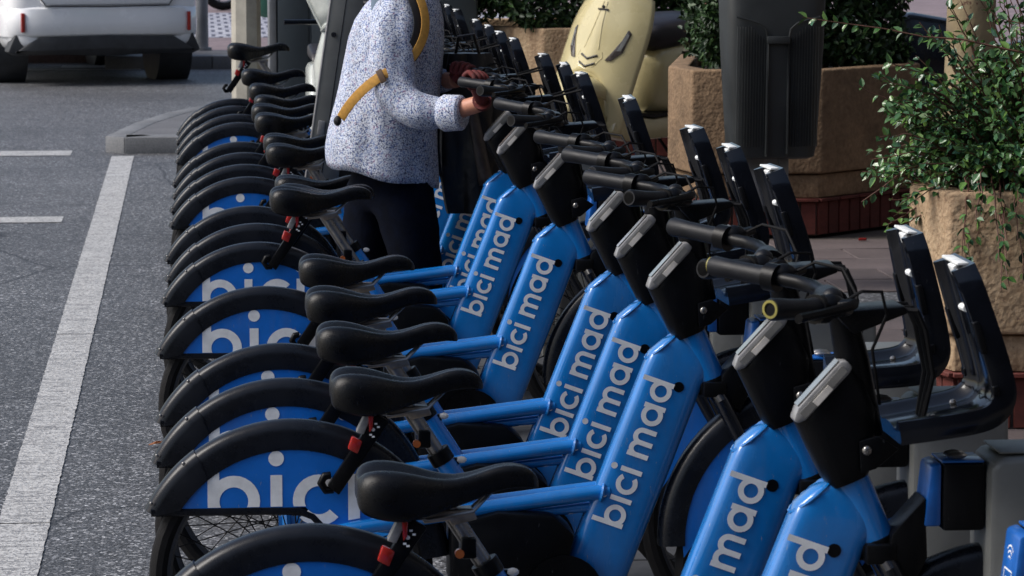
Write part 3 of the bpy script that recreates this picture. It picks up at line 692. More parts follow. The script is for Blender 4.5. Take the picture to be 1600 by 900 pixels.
# pavement corner with granite kerb
def kerb_run(pts, name_parent, top, w_=.16):
    for a, b in zip(pts[:-1], pts[1:]):
        a, b = Vector(a), Vector(b); L = (b-a).length; n = max(1, round(L/1.0)); d_ = (b-a)/n; ang = math.atan2(d_.y, d_.x)
        for i in range(n):
            p = a+d_*i; mb = MB(); mb.box(.003, d_.length-.003, 0, w_, -.02, top)
            o = mb.obj('kerb_stone', 'kerb_stone', name_parent, bevel=.008); o.location = (p.x, p.y, 0); o.rotation_euler = (0, 0, ang)
def pavement(name, poly, z, mat):
    mb = MB(); n = len(poly); mb.prism(poly, -.02, z, ax='z'); return struct(mb.obj(name, mat, smooth=False))
corner = pavement('pavement_corner', [(1.62, 22.66), (-.50, 22.64), (-.46, 23.6), (-.25, 24.7), (.1, 25.6), (.6, 26.3), (1.2, 26.6), (1.62, 26.6)], .102, 'slab_grey')
kerb_run([(-.63, 22.66), (-.50, 22.5), (1.62, 22.5)], corner, .108, .25)
kerb_run([(-.25, 24.9), (-.46, 23.9), (-.63, 22.66)], corner, .106, .14)
kerb_run([(1.1, 26.75), (.5, 26.35), (.0, 25.7), (-.25, 24.9)], corner, .106, .14)
side = pavement('pavement', [(1.74, -20), (40, -20), (40, 26.6), (1.74, 26.6)], .085, 'mortar')
kerb_run([(1.745, 3), (1.745, 26.5)], side, .10, .12)
slab_me = None
for j in range(0, 40):
    y = 8.6+j*.40
    for i in range(0, 5 if y > 11 else 4):
        x = 1.76+i*.60+(.3 if j % 2 else 0)
        if 13.0 < y < 13.7 and 2.1 < x < 3.2: continue
        if y > 15.6 and x > 2.0 and y < 18: continue
        if slab_me is None:
            mb = MB(); mb.box(-.296, .296, -.196, .196, -.03, 0); s0 = mb.obj('paving_slab', 'slab_stone', side, bevel=.004, seg=1); slab_me = s0.data; o = s0
        else: o = bpy.data.objects.new('paving_slab', slab_me); COL.objects.link(o); o.parent = side
        o.location = (x+.3, y+.2, .100+random.uniform(-.002, .002)); o.rotation_euler = (random.uniform(-.004, .004), random.uniform(-.004, .004), 0)
gp = MB(); gp.add([(2.06, 12.99, .0925), (3.3, 12.99, .0925), (3.3, 13.82, .0925), (2.06, 13.82, .0925)], [(0, 1, 2, 3)]); struct(gp.obj('gravel_patch', 'asphalt', smooth=False))
far = pavement('far_pavement', [(-40, 33.9), (40, 33.9), (40, 110), (-40, 110)], .115, 'pink_paving')
kerb_run([(-.9, 32.6), (3.2, 32.6)], far, .125, .25)
sheet('far_paving_band', [(-3, 36.6), (6, 36.6), (6, 43.5), (-3, 43.5)], .119, 'far_paving')
pavement('far_pavement_edge', [(-.7, 32.85), (3.2, 32.85), (3.2, 33.9), (-.7, 33.9)], .115, 'slab_grey')

# ------------------------------------------------------------------ planters
def brick_row(p0, p1, z0, z1, parent, w_=.075, dep=.03, jo=.010):
    p0, p1 = Vector(p0), Vector(p1); L = (p1-p0).length; n = max(1, round(L/(w_+jo))); d_ = (p1-p0)/n; ang = math.atan2(d_.y, d_.x)
    key = (round(d_.length, 3), round(z1-z0, 3)); 
    if key not in BR:
        mb = MB(); mb.box(jo/2, d_.length-jo/2, -dep*.3, dep, 0, z1-z0-.004); o = mb.obj('brick', 'brick_red', parent, bevel=.003, seg=1); BR[key] = o.data; first = o
    else: first = None
    for i in range(n):
        if first: o = first; first = None
        else: o = bpy.data.objects.new('brick', BR[key]); COL.objects.link(o); o.parent = parent
        p = p0+d_*i; o.location = (p.x, p.y, z0); o.rotation_euler = (random.uniform(-.01, .01), 0, ang)
BR = {}
def inset(poly, k):
    n = len(poly); out = []
    cx = sum(p[0] for p in poly)/n; cy = sum(p[1] for p in poly)/n
    for i in range(n):
        a, b, c = Vector(poly[i-1]), Vector(poly[i]), Vector(poly[(i+1) % n])
        n1 = Vector(((b-a).y, -(b-a).x)).normalized(); n2 = Vector(((c-b).y, -(c-b).x)).normalized(); m_ = (n1+n2).normalized(); out.append(tuple(b-m_*(k/max(.3, m_.dot(n1)))))
    return out
def planter(label, poly, bricks, front=(0, 1, 2), top=.80, mat='planter_plaster'):
    """poly counter-clockwise footprint (front first), ground .1, brick foot, two plaster courses, hollow top with soil"""
    r = thing('planter', label, 'planter', (poly[0][0], poly[0][1], .1), group='plaster planters with red brick feet')
    q = [(x-poly[0][0], y-poly[0][1]) for x, y in poly]
    mb = MB(); core = inset(q, .05); mb.prism(core, 0, .17, ax='z'); mb.obj('brick_foot', 'mortar', r, smooth=False)
    n = len(q)
    if bricks:
        fo = inset(q, .045)
        for i in front: brick_row(fo[i], fo[(i+1) % n], .004, .165, r)
        ro = inset(q, .02)
        for i in front: brick_row(ro[i], ro[(i+1) % n], .165, .185, r, .16)
    mb = MB(); mb.prism(inset(q, .03), .183, .295, ax='z'); mb.obj('lower_course', mat, r, bevel=.006)
    mb = MB(); a, b = q, inset(q, .10)
    vs = [(x, y, .303) for x, y in a]+[(x, y, top) for x, y in a]+[(x, y, top) for x, y in b]+[(x, y, top-.1) for x, y in b]
    fs = [tuple(range(n-1, -1, -1))]
    for i in range(n):
        j = (i+1) % n; fs += [(i, j, n+j, n+i), (n+i, n+j, 2*n+j, 2*n+i), (2*n+i, 2*n+j, 3*n+j, 3*n+i)]
    fs.append(tuple(3*n+i for i in range(n))); mb.add(vs, fs); mb.obj('upper_course', mat, r, bevel=.012, seg=3)
    mb = MB(); mb.add([(x, y, top-.055) for x, y in inset(q, .095)], [tuple(range(n))]); tag(mb.obj('soil', 'soil', r, smooth=False))
    return r
pl_r = planter('tan plaster planter at the right edge carrying the glossy leaved shrub', [(2.30, 10.20), (3.4, 10.10), (3.9, 10.7), (3.8, 11.6), (2.65, 11.6), (2.235, 10.50)], True, (0, 5), .745)
pl_m = planter('tan plaster planter behind the dark litter bin', [(2.345, 16.0), (2.97, 15.95), (3.56, 16.5), (3.6, 17.4), (2.5, 17.5), (2.285, 16.4)], True, (0, 1, 5), .80, 'planter_shaded')
pl_b = planter('long tan planter with clipped dark hedge behind the cream scooter', [(1.60, 21.2), (2.10, 20.6), (3.6, 20.7), (4.2, 21.3), (4.2, 22.2), (1.6, 22.2)], True, (0, 1, 5))

# ------------------------------------------------------------------ leaves
def leaf_mesh(mb, p, d_, up, L, W, bend=.25):
    s_ = d_.cross(up).normalized(); n_ = s_.cross(d_).normalized()
    a = p; t_ = p+d_*L-n_*L*bend*.6; m1 = p+d_*L*.35; m2 = p+d_*L*.7-n_*L*bend*.15
    mb.add([a, m1+s_*W*.5+n_*W*.18, m2+s_*W*.4+n_*W*.14, t_, m2-s_*W*.4+n_*W*.14, m1-s_*W*.5+n_*W*.18], [(0, 1, 2, 3), (0, 3, 4, 5)])
def rv(rnd):
    while True:
        v = Vector((rnd.uniform(-1, 1), rnd.uniform(-1, 1), rnd.uniform(-1, 1)))
        if .05 < v.length < 1: return v.normalized()
def shrub():
    rnd = random.Random(5); r = thing('shrub', 'leafy glossy shrub spilling over the right edge planter', 'shrub', (2.72, 10.62, .78))
    stems = MB(); inner = MB(); lone = []
    C = Vector((0, 0, 0))
    def sprig(p0, p1, k, L, sag=.0, isl=False):
        pts = []
        for i in range(9):
            t_ = i/8; q = p0.lerp(p1, t_)+Vector((0, 0, sag*math.sin(t_*PI)*1.0)); q += Vector((rnd.uniform(-1, 1), rnd.uniform(-1, 1), rnd.uniform(-1, 1)))*.008; pts.append(q)
        stems.tube(pts, [.0045-.0004*i for i in range(9)], 4, caps=False)
        for i in range(k):
            t_ = (.15+.85*(i+.5)/k)*8; a = int(min(7, t_)); q = pts[a].lerp(pts[a+1], t_-a); ax = (pts[a+1]-pts[a]).normalized()
            for s_ in (-1, 1):
                side_ = ax.cross(rv(rnd)).normalized(); d_ = (ax*.7+side_*s_*.8+Vector((0, 0, rnd.uniform(-.45, .25)))).normalized(); l_ = L*rnd.uniform(.7, 1.25)
                lone.append((q.copy(), d_, rv(rnd)*.7+Vector((-.3, -.3, 1)), l_, l_*rnd.uniform(.5, .68), q.y+(0 if isl else .25)))
    # dome of sprigs: most end on an uneven ellipsoid
    base = Vector((.15, .05, -.1))
    for i in range(1500):
        v = rv(rnd); v.z = abs(v.z)*.9-.35 if rnd.random() < .8 else v.z
        if v.y > .6: v.y *= -.5
        rx = .70+.10*math.sin(v.x*7+v.z*9); e = Vector((v.x*rx+.14, v.y*.55-.05, v.z*.48+.26)); s0 = e.lerp(base+Vector((v.x*.2, 0, 0)), .55)
        sprig(s0, e, rnd.randint(6, 9), rnd.uniform(.023, .038), .03)
    for i in range(950):
        v = rv(rnd); e = Vector((.62+v.x*.42, v.y*.45, .50+v.z*.36)); sprig(e.lerp(Vector((.55, .1, .1)), .4), e, 7, rnd.uniform(.024, .038), .03)
    for i in range(70):
        x = rnd.uniform(-.42, .9); e = Vector((x, -.50-rnd.uniform(0, .16), rnd.uniform(-.16, .12)+.10*math.sin(x*6))); sprig(Vector((x*.8, -.25, .12)), e, 8, .031, .07, True)
    # long loose branches to the left, and one arching across the top
    for p1, sg in (((-.64, -.30, .41), .05), ((-.66, -.35, .19), .04), ((-.60, -.30, .46), .07), ((-.55, -.25, .30), .05), ((-.66, -.2, .02), .10), ((-.58, -.35, -.02), .09), ((-.48, -.4, .10), .06), ((-.35, -.45, -.08), .08), ((-.62, -.15, .14), .06),
                   ((.0, -.62, -.16), .12), ((.2, -.64, -.20), .14), ((.35, -.62, -.12), .12), ((-.15, -.60, -.14), .10)):
        sprig(Vector((-.05, -.1, .1)), Vector(p1), 17, .031, sg, True)
        for q in range(2):
            e = Vector(p1)+Vector((rnd.uniform(.02, .25), rnd.uniform(-.05, .05), rnd.uniform(-.12, .12))); sprig(e.lerp(Vector((0, -.1, .1)), .4), e, 9, .030, .03, True)
    sprig(Vector((.10, -.45, .44)), Vector((-.90, -.50, .605)), 26, .034, .012, True)
    sprig(Vector((.30, -.45, .40)), Vector((-.28, -.45, .60)), 13, .040, .02, True)
    sprig(Vector((.45, -.4, .30)), Vector((.05, -.4, .62)), 12, .040, .02, True)
    sprig(Vector((.2, -.4, .3)), Vector((.42, -.4, .66)), 12, .040, .02, True)
    for k in range(14):
        sprig(Vector((.25, -.2, .2)), Vector((.05+.055*k, -.35+rnd.uniform(-.1, .1), .42+.018*k+rnd.uniform(-.04, .06))), 9, .036, .03, True)
    stems.obj('stems', 'branch', r)
    lone.sort(key=lambda a: a[5]); tmpl = []
    for k in range(4):
        mb = MB(); leaf_mesh(mb, Vector((0, 0, 0)), Vector((1, 0, 0)), Vector((0, 0, 1)), 1, .40+.05*k, .15+.1*k); o = mb.obj('leaf', 'leaf_obj', r); tmpl.append(o)
    for k, (q, d_, up, l_, w_, yy_) in enumerate(lone[:280]):
        o = tmpl[k] if k < 4 else tmpl[k % 4].copy()
        if k >= 4: COL.objects.link(o)
        x = d_; z = (up-d_*up.dot(d_)).normalized(); y = z.cross(x); mt = Matrix((x, y, z)).transposed().to_4x4() @ Matrix.Scale(l_, 4); mt.translation = q; o.matrix_local = mt
    for q, d_, up, l_, w_, yy_ in lone[280:]: leaf_mesh(inner, q, d_, up, l_, w_)
    tag(inner.obj('foliage', 'shrub_leaf', r, ang=60), kind='stuff')
t = NT('leaf_obj'); oi = t.n('ShaderNodeObjectInfo')
M['leaf_obj'] = t.fin(t.ramp(oi.outputs['Random'], [(0, (.018, .060, .030)), (.4, (.035, .11, .03)), (.7, (.10, .20, .04)), (1, (.03, .09, .04))]), .30)
shrub()
def hedge(label, box, n, L, seed, dens_edge=.0):
    x0, x1, y0, y1, z0, z1 = box; rnd = random.Random(seed); r = thing('hedge', label, 'hedge', ((x0+x1)/2, (y0+y1)/2, z0)); ox, oy = (x0+x1)/2, (y0+y1)/2
    mb = MB()
    for i in range(n):
        x = rnd.uniform(x0, x1); z = rnd.uniform(z0, z1); y = rnd.choice((y0+abs(rnd.gauss(0, .07)), rnd.uniform(y0, y1)))
        k = .06*math.sin(x*11+z*7)+.05*math.sin(z*19+x*5); z += k
        d_ = (rv(rnd)+Vector((0, -.5, .2))).normalized(); leaf_mesh(mb, Vector((x-ox, y+k-oy, z-z0)), d_, rv(rnd)+Vector((0, -.6, 1)), L*rnd.uniform(.7, 1.3), L*.55)
    tag(mb.obj('foliage', 'hedge_leaf', r, ang=60), kind='stuff')
    mb = MB()
    for i in range(14):
        x = rnd.uniform(x0+.1, x1-.1)-ox; mb.tube([(x, 0, -.02), (x+rnd.uniform(-.1, .1), rnd.uniform(-.1, .1), (z1-z0)*.7)], [.012, .004], 5)
    mb.obj('stems', 'branch', r); return r
hedge('dense dark green hedge on the long planter behind the scooter', (1.68, 3.9, 20.75, 21.9, .88, 1.55), 20000, .052, 1)
hedge('bright leafy bush on the left corner of the planter beside the scooter', (2.44, 2.70, 16.2, 17.1, .93, 1.45), 6000, .042, 2)
hedge('dark shaded hedge to the right of the litter bin', (2.75, 3.5, 16.5, 17.3, .86, 1.7), 16000, .046, 3)

# ------------------------------------------------------------------ plane tree
def tree():
    rnd = random.Random(11); r = thing('plane_tree', 'plane tree with mottled pale trunk rising behind the glossy shrub', 'tree', (3.13, 13.6, .1))
    mb = MB(); mb.tube([(0, 0, -.1), (.0, .0, .3), (.01, .01, 1.0), (.03, .0, 2.0), (0, .05, 3.2), (-.1, .1, 4.2)], [.15, .115, .10, .095, .09, .08], 18); tr = mb.obj('trunk', 'plane_bark', r)
    mb = MB(); ends = []
    for i in range(12):
        a = 2*PI*i/12+rnd.uniform(-.2, .2); L = rnd.uniform(1.4, 2.6); e = Vector((-.1+L*math.cos(a), .1+L*math.sin(a), 4.6+rnd.uniform(0, 1.8)))
        mb.tube([(0, .05, 3.3+.08*i), ((-.1+e.x)/2.2, e.y/2.2, 4.3), e], [.05, .035, .015], 6); ends.append(e)
    mb.obj('limbs', 'plane_bark', tr)
    mb = MB()
    for i in range(9000):
        e = rnd.choice(ends); p = e+rv(rnd)*rnd.uniform(.1, 1.1); leaf_mesh(mb, p, (rv(rnd)+Vector((0, 0, -.3))).normalized(), rv(rnd)+Vector((0, 0, 1)), rnd.uniform(.10, .17), .13)
    tag(mb.obj('crown', 'crown_leaf', r, ang=60), kind='stuff')
tree()

# ------------------------------------------------------------------ litter bin on a post
def litter_bin():
    r = thing('litter_bin', 'dark grey ribbed plastic litter bin mounted on a flat post', 'litter bin', (2.385, 14.0, .1))
    def rr(hw, hd, z, e=6, n=32):
        out = []
        for k in range(n):
            a = 2*PI*k/n; c, s_ = math.cos(a), math.sin(a); out.append((hw*math.copysign(abs(c)**(2/e), c), hd*math.copysign(abs(s_)**(2/e), s_), z))
        return out
    mb = MB(); mb.rings([rr(.150, .10, .545), rr(.172, .125, .555), rr(.181, .135, .60), rr(.205, .16, 1.02), rr(.212, .165, 1.25), rr(.20, .15, 1.31), rr(.12, .1, 1.35)]); bd = mb.obj('bin_body', 'bin_plastic', r, ang=35)
    # front: ribs left and right of a recessed looking channel with raised sides
    mb = MB(); fy = lambda z: -(.1365+.025*(z-.60)/.42)
    for k in range(11):
        for s_ in (-1, 1):
            x = s_*(.055+.0115*k); zt = 1.05+.05*min(1, k/5)-.0
            if abs(x) < .172: mb.add([(x-.002, fy(.60)-.001, .60), (x+.002, fy(.60)-.001, .60), (x+.002, fy(zt)-.0035, zt), (x-.002, fy(zt)-.0035, zt), (x, fy(.60)-.006, .60), (x, fy(zt)-.008, zt)], [(0, 4, 5, 3), (4, 1, 2, 5)])
    tag(mb.obj('rib', 'bin_plastic', bd, smooth=False))
    for s_ in (-1, 1):
        mb = MB(); mb.add([(s_*.048, fy(.56)-.001, .56), (s_*.040, fy(.56)-.014, .56), (s_*.040, fy(1.03)-.014, 1.03), (s_*.048, fy(1.03)-.001, 1.03)], [(0, 1, 2, 3)])
        mb.box(s_*.044-.004, s_*.044+.004, fy(.6)-.030, fy(.6)+.01, .57, 1.03); mb.obj('channel_edge', 'bin_plastic', bd, bevel=.002)
    mb = MB(); mb.box(-.048, .048, fy(1.05)-.022, fy(1.05)+.01, 1.03, 1.06); mb.obj('channel_edge', 'bin_plastic', bd, bevel=.003)
    for s_ in (-1, 1):
        mb = MB(); mb.tube([(s_*.045, fy(1.06)-.004, 1.05), (s_*.052, fy(1.1)-.004, 1.09), (s_*.08, fy(1.12)-.004, 1.115), (s_*.13, fy(1.14)-.003, 1.13), (s_*.175, fy(1.15), 1.14)], .004, 6); mb.obj('shield_edge', 'bin_plastic', bd)
    mb = MB(); mb.box(-.105, -.025, .0, .05, 0, .55); mb.box(.035, .075, -.02, .02, .42, .55); mb.box(-.10, .06, .15, .20, .3, 1.3); mb.obj('post', 'steel_grey', r, bevel=.004)
    mb = MB(); mb.box(-.16, .04, -.05, .12, 0, .012); mb.obj('foot_plate', 'steel_grey', r, bevel=.003)
litter_bin()

# ------------------------------------------------------------------ poles and posts
def pole(name, label, cat, loc, secs, mat, n=8, extra=None):
    r = thing(name, label, cat, loc); mb = MB(); mb.tube([(0, 0, z) for z, _ in secs], [q for _, q in secs], n); mb.obj('shaft', mat, r, ang=25)
    mb = MB(); q = secs[0][1]*1.5; mb.tube([(0, 0, .0), (0, 0, .03)], q, n); mb.obj('foot_plate', mat, r); return r
simple('pale_pole', (.36, .34, .29), .6, var=.25, scale=5)
pole('lamp_post', 'pale cream octagonal pole at the far end of the bicycle row', 'lamp post', (.268, 19.3, 0), [(.0, .088), (.4, .086), (4.5, .07), (7, .05)], 'pale_pole', 8)
pole('bollard_pole', 'round steel grey pole standing on the far pavement behind the car', 'pole', (.03, 33.9, .115), [(0, .065), (1.2, .064), (3.0, .062)], 'steel_grey', 20)
# leaning grey post between the bicycles
r = thing('leaning_post', 'wide grey metal post leaning right beside the person, with a seam and a round lock', 'post', (.372, 14.08, 0))
Ml = Matrix.Rotation(math.radians(8.4), 4, 'Y')
mb = MB(); mb.box(-.018, .115, -.05, .05, .0, 2.1, M4=Ml); p_ = mb.obj('shaft', 'dock_grey', r, bevel=.004)
mb = MB(); mb.box(.042, .045, -.0515, -.0495, .3, 2.1, M4=Ml); mb.obj('seam', 'gloss_black', p_)
mb = MB(); mb.box(-.0205, -.0165, -.052, .052, .3, 2.1, M4=Ml); mb.obj('edge_strip', 'silver_plastic', p_)
q = Ml @ Vector((.012, -.052, 1.18)); mb = MB(); mb.tube([q, q+Vector((0, -.008, 0))], .011, 12); mb.obj('round_lock', 'gloss_black', p_)
for dx in (.0, .062):
    mb = MB(); mb.box(dx, dx+.028, -.060, -.051, .76, .82, M4=Ml); mb.obj('fixing_plate', 'silver_plastic', p_, bevel=.002)
# dark cabinet
r = thing('street_cabinet', 'tall dark slate cabinet behind the leaning post and the person', 'kiosk', (.475, 20.8, 0))
mb = MB(); mb.box(0, 1.24, 0, .8, .03, 2.6); mb.obj('cabinet_body', 'cabinet', r, bevel=.01)
mb = MB(); mb.box(-.045, -.002, -.01, .5, .0, 2.62); mb.obj('corner_strip', 'steel_grey', r, bevel=.004)
for a, b in ((.01, .195), (.215, .70), (.715, 1.23)):
    mb = MB(); mb.box(a, b, -.014, -.002, .1, 2.5); mb.obj('door_panel', 'cabinet', r, bevel=.004)
mb = MB(); mb.tube([(1.13, -.02, 1.27), (1.13, -.028, 1.27)], .05, 20); mb.obj('round_badge', 'milky_plastic', r)
# green bottle bank far off
r = thing('bottle_bank', 'green rounded recycling bank between the pale pole and the dark cabinet', 'recycling bin', (.62, 27.0, .1))
mb = MB(); mb.tube([(0, 0, .62), (0, 0, .70), (0, 0, .95), (0, 0, 1.4), (0, 0, 1.7)], [.12, .2, .24, .24, .1], 20); mb.obj('bank_body', 'bin_green', r)
mb = MB(); mb.tube([(0, 0, 0), (0, 0, .64)], .04, 10); mb.obj('bank_leg', 'steel_grey', r)

# ------------------------------------------------------------------ white scooter screen beyond the leaning post
r = thing('parked_scooter', 'pale scooter with curved milky windscreen half hidden behind the leaning post', 'scooter', (.72, 17.6, 0))
rs = []
for i in range(9):
    t_ = i/8; z = 1.02+.62*t_; hw = .06+.13*math.sin(min(1, t_*1.6)*PI/2); rs.append([(-.02+hw*math.sin(a)*1.0, -.12*math.cos(a)+.1*t_, z+.05*math.cos(a)) for a in [math.radians(-80+160*k/10) for k in range(11)]])
mb = MB(); mb.rings(rs, caps=False, closed=False); ws = mb.obj('windscreen', 'milky_plastic', r); sol = ws.modifiers.new('s', 'SOLIDIFY'); sol.thickness = .006
mb = MB(); mb.tube([rs[i][0] for i in range(9)], .008, 8); mb.tube(rs[0], .014, 8); mb.tube([rs[i][10] for i in range(9)], .008, 8); mb.obj('screen_rim', 'milky_plastic', ws)
mb = MB(); mb.rings([[(x*s_, y*s_*.8, z) for x, y in [(.5*math.cos(2*PI*k/14), .5*math.sin(2*PI*k/14)) for k in range(14)]] for z, s_ in ((.45, .12), (.6, .22), (.85, .26), (1.03, .16))]); mb.obj('leg_shield', 'milky_plastic', r)
mb = MB(); mb.tube([(0, 0, .95), (0, .02, 1.08)], .02, 8); mb.tube([(-.28, .0, 1.07), (.28, 0, 1.07)], .014, 8); mb.tube([(0, 0, .5), (0, -.1, .24)], .03, 8); mb.obj('handlebar', 'gloss_black', r)
for y in (-.1, 1.15):
    mb = MB(); mb.rings([[(.045*math.sin(a), y+(.20+.05*math.cos(a))*math.cos(2*PI*i/28), .25+(.20+.05*math.cos(a))*math.sin(2*PI*i/28)) for a in [2*PI*k/8 for k in range(8)]] for i in range(29)], caps=False); mb.tube([(-.03, y, .25), (.03, y, .25)], .14, 16); mb.obj('wheel', 'tyre_rubber', r)
mb = MB(); mb.prism([(0, .3), (.9, .28), (1.35, .5), (1.3, .8), (.7, .82), (.5, .42), (0, .42)], -.13, .13, ax='x'); mb.obj('scooter_body', 'milky_plastic', r, bevel=.04)
mb = MB(); mb.prism([(.6, .83), (1.3, .82), (1.25, .9), (.65, .88)], -.12, .12, ax='x'); mb.obj('scooter_seat', 'seat_black', r, bevel=.02)

# ------------------------------------------------------------------ cream scooter (local: x forward, y left)
def moto_tyre(cx, cz, R=.17, r0=.055, parent=None, mat='tyre_rubber', name='wheel'):
    mb = MB(); mb.rings([[(cx+(R+r0*math.cos(a))*math.cos(2*PI*i/32), r0*math.sin(a), cz+(R+r0*math.cos(a))*math.sin(2*PI*i/32)) for a in [2*PI*k/10 for k in range(10)]] for i in range(33)], caps=False)
    w_ = mb.obj(name, mat, parent)
    mb = MB(); mb.tube([(cx, -.03, cz), (cx, .03, cz)], R*.25, 12)
    for k in range(5):
        a = 2*PI*k/5; mb.tube([(cx, 0, cz), (cx+R*.8*math.cos(a), 0, cz+R*.8*math.sin(a))], .014, 6)
    mb.rings([[(cx+rr*math.cos(2*PI*i/32), y, cz+rr*math.sin(2*PI*i/32)) for rr, y in ((R*.84, -.03), (R*.76, -.03), (R*.76, .03), (R*.84, .03))] for i in range(33)], caps=False)
    mb.obj('rim', 'steel_grey', w_); return w_
def cream_scooter():
    r = thing('cream_scooter', 'cream retro scooter parked in front of the long planter', 'scooter', (2.545, 19.42, .1), math.radians(-134))
    # front shield: a curved sheet with an arch cut over the wheel
    def hwz(z): return .272*max(.15, (1-min(.99, (z-.775)/.40)**2.4)**.45) if z > .775 else .272+.01*max(0, .60-z)/.3
    def shx(a, z): return .60-.16*(z-.3)*(1 if z < .9 else 1+.4*(z-.9))-.12*abs(a)**2.3+.016*math.exp(-(a*4)**2)
    cols = []
    for k in range(29):
        a = -1+2*k/28; q = a/.74; zb = .30+.33*math.sqrt(1-q*q) if abs(q) < 1 else .27+.04*(1-abs(a))
        zt = 1.14-.10*abs(a)**3; cols.append([(shx(a, z), a*hwz(z)+.20*(z-.72), z) for z in [zb+(zt-zb)*j/16 for j in range(17)]])
    mb = MB(); mb.rings(cols, caps=False, closed=False); sh = mb.obj('leg_shield', 'cream_paint', r, ang=180); so4 = sh.modifiers.new('s', 'SOLIDIFY'); so4.thickness = .035; so4.offset = 0
    mb = MB(); mb.tube([(c[0][0], c[0][1], c[0][2]) for c in cols[4:25]], .017, 8); mb.obj('arch_lip', 'cream_paint', sh)
    # inner leg panel joins the shield to the floor
    mb = MB(); mb.prism([(.42, .34), (.50, .34), (.40, 1.0), (.34, 1.0)], -.16, .16); mb.obj('inner_panel', 'cream_paint', r, bevel=.02)
    mb = MB(); rs = []
    for i in range(17):
        a = math.radians(-12+175*i/16); ca, sa = math.cos(a), math.sin(a); w_ = .118+.012*sa
        rs.append([(.64+(.27-.035*q*q)*ca, w_*q, .37+(.245-.06*abs(q)**3)*sa) for q in (-1, -.97, -.8, -.5, 0, .5, .8, .97, 1)])
        rs[-1][0] = (.64+.17*ca, -w_, .37+.13*sa); rs[-1][-1] = (.64+.17*ca, w_, .37+.13*sa)
    mb.rings(rs, caps=False, closed=False); fm = mb.obj('front_mudguard', 'cream_paint', r, ang=180); so2 = fm.modifiers.new('s', 'SOLIDIFY'); so2.thickness = .008
    # chevrons, badge, indicator lenses
    def onsh(y, z, off=.004):
        a = y/hwz(z); return (shx(a, z)+.0175+off, y+.20*(z-.72), z)
    for dz in (0, -.045):
        mb = MB(); mb.tube([onsh(-.055, .725+dz, .002), onsh(0, .703+dz, .002), onsh(.055, .725+dz, .002)], .007, 6); mb.obj('grille_slot', 'black_plastic', sh)
    mb = MB(); mb.tube([onsh(*p, 0) for p in ((-.075, .745), (-.085, .715), (-.05, .66), (0, .645), (.05, .66), (.085, .715), (.075, .745))], .0035, 6); mb.obj('grille_boss', 'cream_paint', sh)
    mb = MB(); mb.tube([onsh(-.05, .76, 0), onsh(-.025, .9, 0), onsh(-.012, 1.03, 0)], .004, 6); mb.tube([onsh(.05, .76, 0), onsh(.025, .9, 0), onsh(.012, 1.03, 0)], .004, 6); mb.obj('tie_ridge', 'cream_paint', sh)
    q_ = onsh(0, .985, 0); mb = MB(); mb.box(q_[0]-.004, q_[0]+.004, q_[1]-.035, q_[1]+.035, .98, .990); mb.ball((q_[0], q_[1], 1.0), .010, 8, 4); mb.obj('badge', 'seat_black', sh)
    for s_ in (-1, 1):
        mb = MB(); pts = [onsh(s_*y, z, -.006) for y, z in ((.105, .70), (.14, .70), (.185, .75), (.20, .86), (.180, .88), (.165, .82), (.135, .755))]; pt2 = [(x+.016, y, z) for x, y, z in pts]; n = 7
        mb.add(pts+pt2, [tuple(range(n)), tuple(range(2*n-1, n-1, -1))]+[(i, (i+1) % n, n+(i+1) % n, n+i) for i in range(n)]); i_ = mb.obj('indicator', ['smoke_lens'], sh, bevel=.003)
        mb = MB(); c2_ = [onsh(s_*y, z, .0125) for y, z in ((.155, .760), (.178, .760), (.194, .85), (.182, .865), (.170, .81))]; mb.add(c2_, [tuple(range(5))]); mb.obj('lens', 'clear_lens', i_, smooth=False)
    # headset + bars
    mb = MB(); mb.rings([[(x+dx*math.cos(2*PI*k/16), dy*math.sin(2*PI*k/16), z) for k in range(16)] for z, x, dx, dy in ((1.10, .44, .05, .08), (1.17, .42, .09, .12), (1.25, .41, .09, .13), (1.31, .40, .04, .08))]); mb.obj('headset', 'cream_paint', r)
    mb = MB(); mb.tube([(.34, -.36, 1.17), (.40, -.1, 1.16), (.40, .1, 1.16), (.34, .36, 1.17)], .016, 10); mb.obj('handlebar', 'gloss_black', r)
    # floor, body, seat
    mb = MB(); mb.prism([(.55, .30), (.5, .40), (.15, .36), (-.75, .40), (-.80, .30), (-.3, .24), (.4, .24)], -.19, .19); fl = mb.obj('floorboard', 'cream_paint', r, bevel=.02)
    mb = MB(); mb.prism([(.45, .402), (.15, .365), (-.6, .405), (-.6, .42), (.15, .385), (.46, .418)], -.195, .195); mb.obj('rubber_trim', 'black_plastic', fl)
    rs = []
    for x, hw, z0, z1 in ((.10, .12, .38, .70), (.04, .18, .37, .76), (-.15, .235, .34, .80), (-.4, .25, .34, .80), (-.6, .23, .36, .78), (-.75, .15, .44, .74), (-.83, .08, .52, .70)):
        rs.append([(x, hw*math.copysign(abs(math.cos(a))**.55, math.cos(a)), (z0+z1)/2+(z1-z0)/2*math.copysign(abs(math.sin(a))**.6, math.sin(a))) for a in [2*PI*k/20 for k in range(20)]])
    mb = MB(); mb.rings(rs); bd = mb.obj('rear_body', 'cream_paint', r, ang=60)
    rs = []
    for x, hw, z0, z1 in ((.12, .10, .74, .86), (.06, .15, .73, .90), (-.2, .195, .74, .94), (-.45, .19, .78, .94), (-.7, .15, .76, .95), (-.82, .10, .78, .92)):
        rs.append([(x, hw*math.copysign(abs(math.cos(a))**.6, math.cos(a)), (z0+z1)/2+(z1-z0)/2*math.copysign(abs(math.sin(a))**.7, math.sin(a))) for a in [2*PI*k/16 for k in range(16)]])
    mb = MB(); mb.rings(rs); mb.obj('saddle', 'seat_black', r, ang=60)
